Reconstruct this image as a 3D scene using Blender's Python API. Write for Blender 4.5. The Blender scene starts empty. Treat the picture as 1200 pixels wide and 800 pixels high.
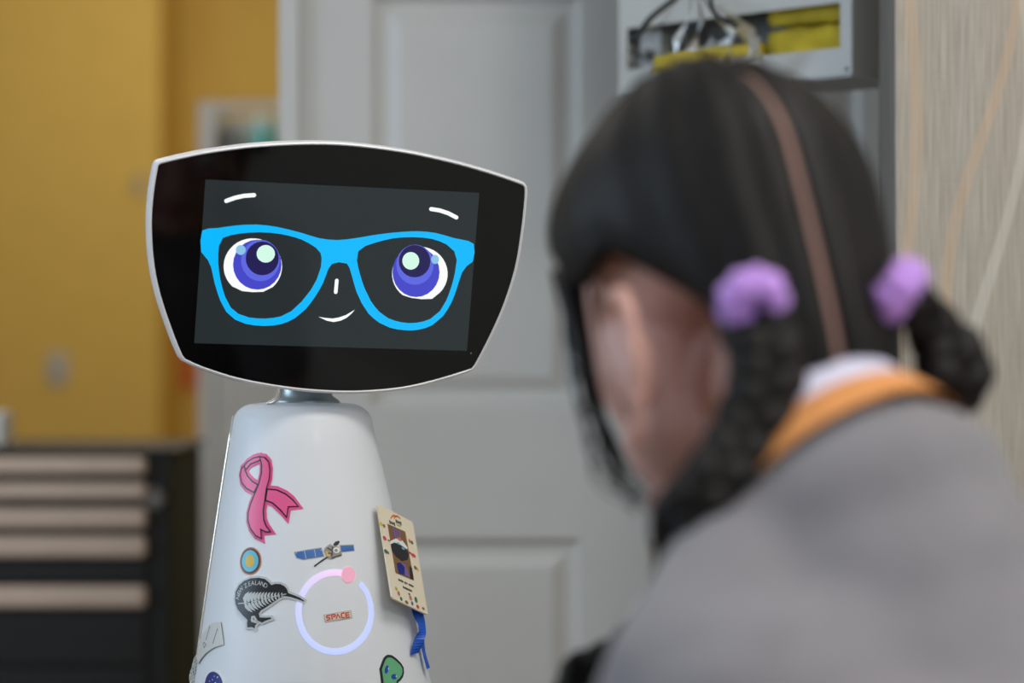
import bpy, bmesh, math, random
from mathutils import Vector, Matrix, geometry
random.seed(7)
SC = bpy.context.scene
COL = SC.collection
PI = math.pi
R_ = math.radians

# ------------------------------------------------------------------ camera
cam_d = bpy.data.cameras.new('camera'); cam = bpy.data.objects.new('camera', cam_d); COL.objects.link(cam)
cam.location = (0, 0, 1.05); cam.rotation_euler = (PI/2, 0, 0)
cam_d.lens = 85; cam_d.sensor_width = 36; cam_d.clip_start = .05
cam_d.dof.use_dof = True; cam_d.dof.focus_distance = 1.985; cam_d.dof.aperture_fstop = 2.9
SC.camera = cam

# ------------------------------------------------------------------ world, lights, exposure
W = bpy.data.worlds.new('world'); SC.world = W; W.use_nodes = True
W.node_tree.nodes['Background'].inputs[0].default_value = (.62, .78, 1, 1)
W.node_tree.nodes['Background'].inputs[1].default_value = 1.0
def area(name, loc, target, sx, sy, power, col):
    d = bpy.data.lights.new(name, 'AREA'); d.shape = 'RECTANGLE'; d.size = sx; d.size_y = sy
    d.energy = power; d.color = col
    o = bpy.data.objects.new(name, d); COL.objects.link(o); o.location = loc
    o.rotation_euler = (Vector(target)-Vector(loc)).to_track_quat('-Z', 'Y').to_euler()
    return o
area('key_lamp', (1.1, -.4, 2.3), (-.1, 2.0, 1.0), .45, .45, 11, (1, .95, .89))
area('ceiling_lamp', (.75, .9, 2.58), (.75, .9, 0), 1.2, .6, 23, (1, .96, .9))
area('window_daylight', (-2.72, 1.6, 1.55), (0, 1.9, 1.2), 1.3, 1.2, 37, (.62, .81, 1))
area('added_rear_fill', (.55, -2.15, 1.5), (-.1, 2, 1.0), 1.4, 1.2, 36, (.74, .88, 1))  # cool fill added to lift the shade under the head, no known window
area('far_room_lamp', (-.6, 5.5, 2.58), (-.7, 5.9, 0), 1.4, .6, 26, (1, .94, .82))
area('added_mid_room_fill', (-1.3, 3.7, 2.58), (-1.3, 3.7, 0), 1.0, .6, 9, (1, .95, .88))  # fill light added to brighten the cabinet front and cart, no known lamp
SC.view_settings.view_transform = 'Standard'; SC.view_settings.look = 'None'
SC.view_settings.exposure = 0; SC.view_settings.gamma = 1; SC.view_settings.use_curve_mapping = False

# ------------------------------------------------------------------ materials
def lin(c):
    return tuple((v/255/12.92 if v/255 <= .04045 else ((v/255+.055)/1.055)**2.4) for v in c) + (1,)
def mat(name, rgb, rough=.5, metal=0, emit=None, noise=None, bump=None, coat=0, sheen=0, scale=40, spec=.5, stretch=None, sss=0):
    m = bpy.data.materials.new(name); m.use_nodes = True
    nt = m.node_tree; p = nt.nodes['Principled BSDF']; c = lin(rgb)
    p.inputs['Base Color'].default_value = c; p.inputs['Roughness'].default_value = rough
    p.inputs['Metallic'].default_value = metal; p.inputs['Coat Weight'].default_value = coat
    p.inputs['Coat Roughness'].default_value = .05
    p.inputs['Sheen Weight'].default_value = sheen; p.inputs['Specular IOR Level'].default_value = spec
    if sss:
        p.inputs['Subsurface Weight'].default_value = sss; p.inputs['Subsurface Radius'].default_value = (.012, .005, .003)
        p.inputs['Subsurface Scale'].default_value = 1
    if emit:
        p.inputs['Emission Color'].default_value = lin(emit); p.inputs['Emission Strength'].default_value = 1
    if noise or bump:
        tc = nt.nodes.new('ShaderNodeTexCoord'); n = nt.nodes.new('ShaderNodeTexNoise')
        n.inputs['Scale'].default_value = scale; n.inputs['Detail'].default_value = 4
        if stretch:
            mp = nt.nodes.new('ShaderNodeMapping'); mp.inputs['Scale'].default_value = stretch
            nt.links.new(tc.outputs['Object'], mp.inputs[0]); nt.links.new(mp.outputs[0], n.inputs['Vector'])
        else: nt.links.new(tc.outputs['Object'], n.inputs['Vector'])
        if noise:
            r = nt.nodes.new('ShaderNodeValToRGB'); r.color_ramp.elements[0].position = .3; r.color_ramp.elements[1].position = .7
            r.color_ramp.elements[0].color = tuple(v*(1-noise) for v in c[:3])+(1,)
            r.color_ramp.elements[1].color = tuple(min(1, v*(1+noise)) for v in c[:3])+(1,)
            nt.links.new(n.outputs[0], r.inputs[0]); nt.links.new(r.outputs[0], p.inputs['Base Color'])
        if bump:
            b = nt.nodes.new('ShaderNodeBump'); b.inputs['Strength'].default_value = bump; b.inputs['Distance'].default_value = .003
            nt.links.new(n.outputs[0], b.inputs['Height']); nt.links.new(b.outputs[0], p.inputs['Normal'])
    return m
M = {}
M['floor'] = mat('vinyl_floor', (120, 94, 70), .45, noise=.12, scale=9)
M['ceiling'] = mat('ceiling_tile', (225, 225, 222), .9, noise=.05, scale=60)
M['wall'] = mat('pale_wall_paint', (200, 198, 192), .8, noise=.03, scale=20)
M['yellow'] = mat('yellow_wall_paint', (206, 174, 88), .8, noise=.03, scale=12)
M['door'] = mat('grey_white_door_paint', (204, 202, 198), .45, noise=.02, scale=8)
M['white'] = mat('white_paint', (222, 221, 218), .5, noise=.03, scale=15)
M['robot'] = mat('glossy_white_plastic', (228, 232, 238), .55, noise=.01, scale=4, coat=.06)
M['chrome'] = mat('polished_trim', (235, 232, 222), .15, .6)
M['neck'] = mat('grey_neck_metal', (150, 160, 162), .35, .7)
M['rim'] = mat('white_head_rim', (232, 233, 236), .3, coat=.2)
M['glass'] = mat('black_glass', (5, 5, 5), .06, spec=.5)
M['screen'] = mat('lit_screen', (6, 7, 8), .08, emit=(38, 45, 47))
M['metal'] = mat('brushed_metal', (150, 150, 150), .35, .9)
M['black'] = mat('black_powder_coat', (20, 21, 22), .5, noise=.2, scale=50)
M['dark_teal'] = mat('dark_teal_panel', (8, 40, 48), .7, noise=.1)
M['drawer'] = mat('taupe_drawer_front', (204, 182, 165), .45, noise=.04, scale=20)
def glow(name, rgb, s=1):
    m = mat(name, (8, 8, 8), .1, emit=rgb); m.node_tree.nodes['Principled BSDF'].inputs['Emission Strength'].default_value = s; return m
G = {'cyan': glow('screen_cyan', (4, 184, 253)), 'white': glow('screen_white', (250, 252, 252)), 'iris': glow('screen_iris_blue', (70, 72, 200)),
     'glow': glow('screen_iris_light', (94, 104, 224)), 'pupil': glow('screen_pupil_navy', (36, 30, 84)), 'hi': glow('screen_mint', (212, 250, 232)), 'hi2': glow('screen_pale_blue', (140, 196, 232))}
def flat(name, rgb, rough=.4): return mat(name, rgb, rough)
S = {k: flat('print_'+k, v) for k, v in {'pink': (238, 98, 152), 'halo': (232, 92, 150), 'ink': (28, 22, 30), 'white': (235, 236, 236), 'silver': (196, 200, 202), 'black': (34, 36, 40),
     'copper': (196, 112, 62), 'cyan': (92, 190, 214), 'amber': (216, 178, 56), 'maroon': (70, 40, 44), 'sat_blue': (58, 110, 184), 'sat_line': (210, 222, 232), 'gold': (218, 176, 92), 'steel': (150, 148, 140),
     'dark_steel': (74, 72, 70), 'beige': (226, 206, 190), 'edge': (176, 182, 172), 'red': (196, 64, 50), 'navy': (16, 34, 130), 'green': (104, 182, 132), 'eye_blue': (30, 70, 170),
     'cream': (236, 224, 200), 'brown': (130, 94, 60), 'yellow': (214, 196, 60), 'orange': (220, 120, 50), 'lime': (170, 186, 60), 'skin': (190, 130, 100), 'gray': (110, 110, 116), 'blue': (50, 90, 170), 'purple': (120, 100, 160), 'tag': (214, 216, 212), 'flag_pink': (214, 70, 90), 'fig_green': (44, 120, 90)}.items()}
M['shirt'] = mat('grey_jersey_cotton', (124, 121, 126), .9, noise=.07, bump=.3, sheen=.2, scale=25)
M['skin'] = mat('skin', (216, 166, 152), .5, noise=.05, scale=30, sss=.15)
M['scalp'] = mat('scalp_skin', (146, 112, 103), .6, noise=.05, scale=30)
M['hair'] = mat('dark_brown_hair', (17, 13, 11), .6, noise=.45, bump=.5, scale=30, stretch=(6, 1, 1), spec=.3)
M['lilac'] = mat('lilac_fabric', (190, 140, 226), .8, noise=.1, bump=.4, sheen=.3, scale=60)
M['orange'] = mat('orange_knit', (216, 146, 84), .85, noise=.06, bump=.3, scale=80)
M['lavender'] = mat('pale_lavender_cotton', (206, 204, 226), .85, noise=.05, bump=.2, scale=60)
M['denim'] = mat('dark_trousers', (44, 50, 66), .9, noise=.15, scale=70)
M['shoe'] = mat('white_shoe', (190, 190, 192), .6)
M['eye'] = mat('eye_white', (235, 232, 228), .2); M['iris'] = mat('dark_iris', (46, 32, 24), .2)
M['lips'] = mat('lips', (184, 104, 100), .5)
M['lining'] = mat('grey_curtain_lining', (112, 108, 104), .9, noise=.15, bump=.3, scale=200, stretch=(1, 1, .05))
M['yellow_gown'] = mat('yellow_gown_fabric', (206, 182, 48), .8, noise=.2, bump=.6, scale=35)
M['teal'] = mat('pale_teal_plastic', (196, 236, 236), .35)
M['teal2'] = mat('teal_liquid', (110, 200, 196), .3)
M['red_paper'] = mat('red_orange_paper', (206, 92, 44), .7, noise=.1)
M['switch'] = mat('grey_switch_plate', (176, 178, 178), .5)
M['blue_ribbon'] = mat('blue_satin', (22, 84, 190), .35, noise=.15, scale=60)
M['box_grey'] = mat('pale_grey_enamel', (184, 184, 181), .45, noise=.03, scale=10)
M['box_side'] = mat('grey_enamel', (150, 152, 153), .5, noise=.03, scale=10)

# ------------------------------------------------------------------ helpers
def thing(name, label, cat, loc=(0, 0, 0), group=None):
    o = bpy.data.objects.new(name, None); COL.objects.link(o); o.location = loc; o.empty_display_size = .05
    o['label'] = label; o['category'] = cat
    if group: o['group'] = group
    return o
def root_of(p):
    while p.parent: p = p.parent
    return p
def obj(name, vf, m, parent=None, label=None, smooth=False, kind=None):
    """vf: (verts, faces) in world coordinates -> one linked mesh object"""
    vs, fs = vf
    off = Vector(root_of(parent).location) if parent else Vector((0, 0, 0))
    me = bpy.data.meshes.new(name); me.from_pydata([tuple(Vector(v)-off) for v in vs], [], fs); me.update()
    bm = bmesh.new(); bm.from_mesh(me); bmesh.ops.recalc_face_normals(bm, faces=bm.faces); bm.to_mesh(me); bm.free()
    if smooth:
        me.polygons.foreach_set('use_smooth', [True]*len(me.polygons))
    o = bpy.data.objects.new(name, me); COL.objects.link(o)
    if m: me.materials.append(m)
    if parent: o.parent = parent
    if label: o['label'] = label
    if kind: o['kind'] = kind
    return o
def smooth_angle(o, deg=35):
    me = o.data; me.polygons.foreach_set('use_smooth', [True]*len(me.polygons))
    try: me.set_sharp_from_angle(angle=R_(deg))
    except Exception: pass
def bevel(o, w, seg=2):
    b = o.modifiers.new('bevel', 'BEVEL'); b.width = w; b.segments = seg; b.limit_method = 'ANGLE'; return o
def merge(*parts):
    vs, fs = [], []
    for v, f in parts:
        n = len(vs); vs += [tuple(q) for q in v]; fs += [[i+n for i in a] for a in f]
    return vs, fs
def box(x0, x1, y0, y1, z0, z1, mx=None):
    v = [Vector((x, y, z)) for x in (x0, x1) for y in (y0, y1) for z in (z0, z1)]
    if mx: v = [mx @ q for q in v]
    return [tuple(q) for q in v], [[0, 1, 3, 2], [4, 6, 7, 5], [0, 4, 5, 1], [2, 3, 7, 6], [0, 2, 6, 4], [1, 5, 7, 3]]
def loft(rings, cap0=True, cap1=True, closed=True):
    n = len(rings[0]); vs = [tuple(p) for r in rings for p in r]; fs = []
    for k in range(len(rings)-1):
        for i in range(n if closed else n-1):
            j = (i+1) % n; fs.append([k*n+i, k*n+j, (k+1)*n+j, (k+1)*n+i])
    if cap0: fs.append(list(range(n))[::-1])
    if cap1: fs.append([(len(rings)-1)*n+i for i in range(n)])
    return vs, fs
def lathe(c, prof, n=32, tilt=None):
    rings = []
    for r, z in prof:
        ring = []
        for i in range(n):
            q = Vector((r*math.cos(2*PI*i/n), r*math.sin(2*PI*i/n), z))
            if tilt: q = tilt @ q
            ring.append(Vector(c)+q)
        rings.append(ring)
    return loft(rings)
def spline(pts, n):
    """Catmull-Rom through pts; extra components (radius) are carried along"""
    P = [Vector(p) if len(p) <= 4 else p for p in pts]; out = []
    P = [2*P[0]-P[1]] + P + [2*P[-1]-P[-2]]
    segs = len(pts)-1
    for k in range(n+1):
        t = k/n*segs; i = min(int(t), segs-1); u = t-i
        a, b, c, d = P[i:i+4]
        out.append(.5*((2*b)+(c-a)*u+(2*a-5*b+4*c-d)*u*u+(3*b-a-3*c+d)*u**3))
    return out
def tube(pts, radii, n=10):
    """swept tube along points"""
    pts = [Vector(p[:3]) for p in pts]; rings = []; up = None
    for k, p in enumerate(pts):
        t = (pts[min(k+1, len(pts)-1)]-pts[max(k-1, 0)]).normalized()
        if up is None: up = t.orthogonal().normalized()
        up = (up-t*up.dot(t)).normalized(); s = t.cross(up)
        r = radii[k] if hasattr(radii, '__len__') else radii
        rings.append([p+(up*math.cos(2*PI*i/n)+s*math.sin(2*PI*i/n))*r for i in range(n)])
    return loft(rings)
def ico(sub=2):
    bm = bmesh.new(); bmesh.ops.create_icosphere(bm, subdivisions=sub, radius=1)
    v = [q.co.copy() for q in bm.verts]; f = [[w.index for w in g.verts] for g in bm.faces]; bm.free(); return v, f
ICO3 = ico(3); ICO2 = ico(2)
def ell(c, r, rot=None, base=None):
    v, f = base or ICO3
    out = []
    for q in v:
        w = Vector((q.x*r[0], q.y*r[1], q.z*r[2]))
        if rot: w = rot @ w
        out.append(tuple(Vector(c)+w))
    return out, f
def cap(a, b, ra, rb):
    bm = bmesh.new(); a = Vector(a); b = Vector(b)
    for c, r in ((a, ra), (b, rb)):
        for q in ICO2[0]: bm.verts.new(c+q*r)
    bmesh.ops.convex_hull(bm, input=bm.verts)
    for v in [v for v in bm.verts if not v.link_faces]: bm.verts.remove(v)
    bm.verts.index_update()
    vf = ([tuple(q.co) for q in bm.verts], [[w.index for w in g.verts] for g in bm.faces]); bm.free(); return vf
def chain(pts):
    return merge(*[cap(p[:3], q[:3], p[3], q[3]) for p, q in zip(pts, pts[1:])])
def fuse(vf, voxel, it, factor=.5):
    """one continuous surface out of overlapping volumes"""
    me = bpy.data.meshes.new('tmp'); me.from_pydata(vf[0], [], vf[1]); o = bpy.data.objects.new('tmp', me); COL.objects.link(o)
    bm = bmesh.new(); bm.from_mesh(me); bmesh.ops.recalc_face_normals(bm, faces=bm.faces); bm.to_mesh(me); bm.free()
    r = o.modifiers.new('r', 'REMESH'); r.mode = 'VOXEL'; r.voxel_size = voxel
    s = o.modifiers.new('s', 'SMOOTH'); s.factor = factor; s.iterations = it
    dg = bpy.context.evaluated_depsgraph_get(); dg.update()
    e = o.evaluated_get(dg).to_mesh()
    out = ([tuple(v.co) for v in e.vertices], [list(p.vertices) for p in e.polygons])
    o.evaluated_get(dg).to_mesh_clear(); bpy.data.objects.remove(o); bpy.data.meshes.remove(me)
    return out
# flat prints: 2-D outlines filled, given a small thickness and laid on a surface
def inside(p, loops):
    c = False
    for L in loops:
        n = len(L)
        for i in range(n):
            (x0, y0), (x1, y1) = L[i], L[(i+1) % n]
            if (y0 > p[1]) != (y1 > p[1]) and p[0] < (x1-x0)*(p[1]-y0)/(y1-y0)+x0: c = not c
    return c
def fill2d(loops, step=None):
    V, E = [], []
    for L in loops:
        n = len(V); V += [Vector(p) for p in L]; E += [(n+i, n+(i+1) % len(L)) for i in range(len(L))]
    if step:
        x0, x1 = min(v.x for v in V), max(v.x for v in V); y0, y1 = min(v.y for v in V), max(v.y for v in V)
        x = x0+step*.6
        while x < x1:
            y = y0+step*.55
            while y < y1:
                if inside((x, y), loops): V.append(Vector((x, y)))
                y += step
            x += step
    v, e, f, *_ = geometry.delaunay_2d_cdt(V, E, [], 0, 1e-7)
    tri = [t for t in f if inside(sum((v[i] for i in t), Vector((0, 0)))/len(t), loops)]
    return [(q.x, q.y) for q in v], [list(t) for t in tri]
def lay(v2, tri, mp, off, thick):
    top = [mp(a, b, off) for a, b in v2]; low = [mp(a, b, off-thick) for a, b in v2]; n = len(v2)
    cnt = {}
    for t in tri:
        for i in range(len(t)):
            a, b = t[i], t[(i+1) % len(t)]; cnt[(min(a, b), max(a, b))] = cnt.get((min(a, b), max(a, b)), 0)+1
    fs = [list(t) for t in tri]+[[a, b, b+n, a+n] for (a, b), c in cnt.items() if c == 1]
    used = sorted({i for f in fs for i in f}); ix = {k: j for j, k in enumerate(used)}
    al = top+low
    return [al[k] for k in used], [[ix[i] for i in f] for f in fs]
def decal(name, loops, mp, off, m, parent, thick=.0002, step=None, label=None):
    if not isinstance(loops[0][0], (tuple, list)): loops = [loops]
    v, t = fill2d(loops, step)
    return obj(name, lay(v, t, mp, off, thick), m, parent, label)
def decal_many(name, shapes, mp, off, m, parent, thick=.0002, step=None, label=None):
    return obj(name, merge(*[lay(*fill2d(s if isinstance(s[0][0], (tuple, list)) else [s], step), mp, off, thick) for s in shapes]), m, parent, label)
def stroke(pts, w, closed=False, capn=0):
    P = [Vector(p) for p in pts]; n = len(P); l, r = [], []
    for i, p in enumerate(P):
        a = P[i-1] if (i or closed) else None; b = P[(i+1) % n] if (i < n-1 or closed) else None
        d0 = (p-a).normalized() if a else None; d1 = (b-p).normalized() if b else None
        d0 = d0 or d1; d1 = d1 or d0
        t = (d0+d1); t = t.normalized() if t.length > 1e-6 else d0
        nn = Vector((-t.y, t.x)); k = min(1.8, 1/max(.3, nn.dot(Vector((-d0.y, d0.x)))))
        l.append(tuple(p+nn*w/2*k)); r.append(tuple(p-nn*w/2*k))
    if closed: return [l, r]
    if capn:
        t = (P[-1]-P[-2]).normalized(); nn = Vector((-t.y, t.x))
        l += [tuple(P[-1]+(nn*math.cos(PI*k/capn)+t*math.sin(PI*k/capn))*w/2) for k in range(1, capn)]
        t = (P[1]-P[0]).normalized(); nn = Vector((-t.y, t.x))
        r = [tuple(P[0]+(nn*math.cos(PI*k/capn)-t*math.sin(PI*k/capn))*w/2) for k in range(1, capn)]+r
    return [l+r[::-1]]
def oval(c, rx, ry, n=20, rot=0):
    return [(c[0]+rx*math.cos(a)*math.cos(rot)-ry*math.sin(a)*math.sin(rot), c[1]+rx*math.cos(a)*math.sin(rot)+ry*math.sin(a)*math.cos(rot)) for a in [2*PI*k/n for k in range(n)]]
def inset(L, d):
    P = [Vector(p) for p in L]; n = len(P); out = []; ar = sum(P[i].x*P[(i+1) % n].y-P[(i+1) % n].x*P[i].y for i in range(n))
    s = 1 if ar > 0 else -1
    for i, p in enumerate(P):
        t = ((p-P[i-1]).normalized()+(P[(i+1) % n]-p).normalized()).normalized()
        out.append(tuple(p+Vector((-t.y, t.x))*s*d))
    return out
def text2d(s, size):
    c = bpy.data.curves.new('t', 'FONT'); c.body = s; c.size = size; c.align_x = 'CENTER'; c.align_y = 'CENTER'; c.resolution_u = 3
    o = bpy.data.objects.new('t', c); COL.objects.link(o); bpy.context.view_layer.update()
    me = bpy.data.meshes.new_from_object(o.evaluated_get(bpy.context.evaluated_depsgraph_get()))
    v = [(q.co.x, q.co.y) for q in me.vertices]; f = [list(p.vertices) for p in me.polygons]
    bpy.data.objects.remove(o); bpy.data.curves.remove(c); bpy.data.meshes.remove(me)
    return v, f
def xf2(v, c, rot=0, sx=1, sy=1):
    return [(c[0]+x*sx*math.cos(rot)-y*sy*math.sin(rot), c[1]+x*sx*math.sin(rot)+y*sy*math.cos(rot)) for x, y in v]
def structure(o, ): o['kind'] = 'structure'; return o

# ------------------------------------------------------------------ setting
def struct(name, vf, m, parent=None): 
    o = obj(name, vf, m, parent)
    if not parent: o['kind'] = 'structure'
    return o
X0, X1, Y0, Y1, HT = -2.6, 1.6, -2.2, 6.9, 2.6
struct('floor', box(X0-.1, X1+.1, Y0-.1, Y1+.1, -.1, 0), M['floor'])
struct('ceiling', box(X0-.1, X1+.1, Y0-.1, Y1+.1, HT, HT+.1), M['ceiling'])
struct('wall_back', box(X0-.1, X1+.1, Y0-.1, Y0, 0, HT), M['wall'])
struct('wall_right', box(X1, X1+.1, Y0, 3.12, 0, HT), M['wall'])
wz0, wz1, wy0, wy1 = .95, 2.15, .95, 2.25
struct('wall_left', merge(box(X0-.1, X0, Y0, wy0, 0, HT), box(X0-.1, X0, wy1, 3.6, 0, HT), box(X0-.1, X0, wy0, wy1, 0, wz0), box(X0-.1, X0, wy0, wy1, wz1, HT)), M['wall'])
win = struct('window_1', merge(box(X0-.08, X0+.02, wy0, wy0+.05, wz0, wz1), box(X0-.08, X0+.02, wy1-.05, wy1, wz0, wz1), box(X0-.08, X0+.02, wy0, wy1, wz0, wz0+.05), box(X0-.08, X0+.02, wy0, wy1, wz1-.05, wz1), box(X0-.06, X0, 1.58, 1.62, wz0, wz1)), M['white'])
struct('added_window_frame', merge(box(-.2, 1.3, Y0, Y0+.03, .85, .9), box(-.2, 1.3, Y0, Y0+.03, 2.1, 2.15), box(-.2, -.15, Y0, Y0+.03, .9, 2.1), box(1.25, 1.3, Y0, Y0+.03, .9, 2.1)), M['white'])  # last frame is unseen, made up to go with the added rear fill
struct('wall_left_far', box(X0-.1, X0, 3.6, 6.5, 0, HT), M['yellow'])
struct('wall_far', box(X0-.1, -.947, 6.5, Y1, 0, HT), M['yellow'])
struct('wall_recess', box(-.947, X1+.1, Y1, Y1+.1, 0, HT), M['yellow'])
struct('wall_hall', box(.6, .7, 3.12, Y1, 0, HT), M['yellow'])
PY = 3.0
DX0, DX1, DH = -.2626, .524, 2.03
struct('wall_partition', merge(box(-.284, DX0-.002, PY+.005, PY+.12, 0, HT), box(DX1+.002, X1, PY+.005, PY+.12, 0, HT), box(DX0-.002, DX1+.002, PY+.005, PY+.12, DH+.003, HT)), M['door'])
struct('trim_1', merge(box(-.288, DX0-.001, PY-.012, PY+.005, 0, DH+.02), box(DX1+.001, DX1+.05, PY-.012, PY+.005, 0, DH+.05), box(-.288, DX1+.05, PY-.012, PY+.005, DH+.002, DH+.05)), M['door'])
# panelled door: stiles, rails and six raised panels in moulded recesses
door = bpy.data.objects.new('door_1', None); COL.objects.link(door); door.location = ((DX0+DX1)/2, PY, 0); door['kind'] = 'structure'
cols = [(-.178, .089), (.169, .437)]; rows = [(.22, .8086), (.967, 1.482), (1.585, 1.89)]
for x0, x1 in ((DX0, cols[0][0]), (cols[0][1], cols[1][0]), (cols[1][1], DX1)):
    obj('stile', box(x0, x1, PY, PY+.04, .006, DH), M['door'], door)
for z0, z1 in ((.006, .22), (.8086, .967), (1.482, 1.585), (1.89, DH)):
    for x0, x1 in cols: obj('rail', box(x0, x1, PY+.0004, PY+.0395, z0, z1), M['door'], door)
def panel_vf(x0, x1, z0, z1):
    rings = []
    for ins, dep in ((0, .0005), (.004, .001), (.007, .007), (.011, .010), (.022, .011), (.026, .009), (.04, .003), (.0405, .003)):
        rings.append([(x0+ins, PY+dep, z0+ins), (x1-ins, PY+dep, z0+ins), (x1-ins, PY+dep, z1-ins), (x0+ins, PY+dep, z1-ins)])
    return loft(rings, False, True)
for x0, x1 in cols:
    for z0, z1 in rows: obj('panel', panel_vf(x0, x1, z0, z1), M['door'], door)
kn = obj('knob', lathe((DX1-.06, PY-.002, .92), [(.0, .05), (.018, .048), (.026, .035), (.02, .02), (.01, .015), (.01, .004), (.028, .003), (.028, 0)], 20, Matrix.Rotation(PI/2, 3, 'X')), M['metal'], door, smooth=True)
struct('baseboard_right', box(X1-.012, X1, Y0, PY, 0, .1), M['white'])
struct('baseboard_far', box(X0, -.947, 6.488, 6.5, 0, .1), M['white'])

# traced outlines: the head in metres on its front plane, the body as (arc length, height), the badge as fractions of its card
HX, HZ, HYAW, HPIT, HROL = -0.14137, 1.11083, 0.36172, 0.16424, 0.02616
HEAD_OUTLINE = [(-0.15795, 0.07623), (-0.15666, 0.07825), (-0.15421, 0.07978), (-0.13919, 0.08421), (-0.11674, 0.08991), (-0.07972, 0.09672), (-0.03618, 0.1014), (-0.00065, 0.10252), (0.0478, 0.09942), (0.09122, 0.09303), (0.12285, 0.08648), (0.15177, 0.0791), (0.15633, 0.07755), (0.15912, 0.07472), (0.16017, 0.07003), (0.16038, 0.06411), (0.15997, 0.04031), (0.15682, 0.00437), (0.14863, -0.02887), (0.13833, -0.0562), (0.12741, -0.07994), (0.12427, -0.08392), (0.09433, -0.09386), (0.06384, -0.10134), (0.02728, -0.1053), (-0.00912, -0.10537), (-0.04528, -0.10223), (-0.08115, -0.09623), (-0.11091, -0.08759), (-0.12519, -0.08157), (-0.12829, -0.07819), (-0.13555, -0.06345), (-0.14734, -0.03525), (-0.15443, -0.01278), (-0.15865, 0.00968), (-0.16077, 0.03492), (-0.16017, 0.05738)]
G_OUT = [(-0.11624, 0.02529), (-0.10402, 0.0278), (-0.08971, 0.0304), (-0.07235, 0.03201), (-0.05467, 0.03077), (-0.03372, 0.02678), (-0.01859, 0.02308), (-0.00358, 0.02226), (0.01129, 0.02432), (0.02914, 0.02797), (0.04717, 0.03077), (0.06541, 0.03242), (0.08087, 0.03161), (0.09665, 0.02815), (0.11509, 0.02388), (0.11543, 0.00878), (0.11043, 0.00503), (0.10684, -0.00044), (0.10329, -0.01392), (0.09961, -0.02593), (0.09283, -0.03804), (0.08413, -0.04573), (0.07208, -0.04993), (0.05979, -0.05057), (0.04736, -0.04885), (0.03788, -0.04499), (0.02818, -0.03791), (0.02144, -0.02931), (0.01617, -0.01982), (0.01125, -0.00684), (0.00864, -0.00022), (0.00627, 0.00318), (-0.00072, 0.00408), (-0.00659, 0.00241), (-0.00928, -0.00176), (-0.0129, -0.01352), (-0.01865, -0.02477), (-0.02621, -0.03577), (-0.03461, -0.0433), (-0.04611, -0.04858), (-0.06076, -0.05045), (-0.07555, -0.04914), (-0.08455, -0.04594), (-0.09226, -0.03983), (-0.09781, -0.03081), (-0.10339, -0.01667), (-0.10712, -0.00394), (-0.11009, 0.00165), (-0.11598, 0.00797)]
G_L = [(-0.09916, 0.02003), (-0.08637, 0.02399), (-0.069, 0.02586), (-0.05133, 0.02518), (-0.03333, 0.02132), (-0.02099, 0.01518), (-0.0168, 0.01101), (-0.01559, 0.00671), (-0.01565, -0.00054), (-0.01848, -0.01081), (-0.02291, -0.01967), (-0.02967, -0.02919), (-0.03799, -0.03759), (-0.04656, -0.04221), (-0.05971, -0.04434), (-0.07298, -0.04386), (-0.08195, -0.04124), (-0.08871, -0.03627), (-0.09394, -0.02781), (-0.09895, -0.01365), (-0.10163, 0.00055), (-0.1019, 0.01337)]
G_R = [(0.02964, 0.02158), (0.04453, 0.0257), (0.06275, 0.02733), (0.07821, 0.0265), (0.0909, 0.02261), (0.09851, 0.01701), (0.1013, 0.00972), (0.10062, -0.00067), (0.0985, -0.0126), (0.09483, -0.0246), (0.08998, -0.03367), (0.08215, -0.04044), (0.07006, -0.04406), (0.05773, -0.04412), (0.0452, -0.04094), (0.03716, -0.03587), (0.02884, -0.02673), (0.0229, -0.01666), (0.01807, -0.00513), (0.01447, 0.00641), (0.01512, 0.01371), (0.02081, 0.01831)]
SCREEN = [(-0.11634, 0.06629), (0.11642, 0.06675), (0.11682, -0.06666), (-0.11694, -0.06612)]
EYE_L = [(-0.05501, -0.0183), (-0.05252, -0.01543), (-0.05057, -0.01219), (-0.04922, -0.00868), (-0.0485, -0.00499), (-0.04843, -0.00123), (-0.04902, 0.00251), (-0.05024, 0.00612), (-0.05206, 0.00951), (-0.05444, 0.01258), (-0.05731, 0.01525), (-0.06058, 0.01746), (-0.06418, 0.01914), (-0.068, 0.02025), (-0.07194, 0.02076), (-0.0759, 0.02066), (-0.07977, 0.01996), (-0.08345, 0.01867), (-0.08684, 0.01682), (-0.08985, 0.01448), (-0.09241, 0.01169), (-0.09444, 0.00854), (-0.09589, 0.00511), (-0.09674, 0.00149), (-0.09694, -0.00223), (-0.0965, -0.00595), (-0.09543, -0.00957), (-0.09375, -0.013), (-0.09151, -0.01614), (-0.08877, -0.0189), (-0.0803, -0.02247), (-0.07148, -0.02304), (-0.06271, -0.02246)]
EYE_R = [(0.08891, -0.01783), (0.09117, -0.01479), (0.09285, -0.01142), (0.09389, -0.00783), (0.09427, -0.0041), (0.09398, -0.00034), (0.09303, 0.00334), (0.09144, 0.00685), (0.08926, 0.01008), (0.08655, 0.01296), (0.08339, 0.01539), (0.07986, 0.01732), (0.07607, 0.01869), (0.0721, 0.01946), (0.06809, 0.01963), (0.06412, 0.01917), (0.06031, 0.01812), (0.05677, 0.01649), (0.05359, 0.01433), (0.05085, 0.01171), (0.04862, 0.00869), (0.04698, 0.00535), (0.04595, 0.00178), (0.04558, -0.00191), (0.04586, -0.00564), (0.0468, -0.0093), (0.04836, -0.01278), (0.05051, -0.01601), (0.05319, -0.01888), (0.05633, -0.02132), (0.06375, -0.02324), (0.07308, -0.02412), (0.08231, -0.02352)]
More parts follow.
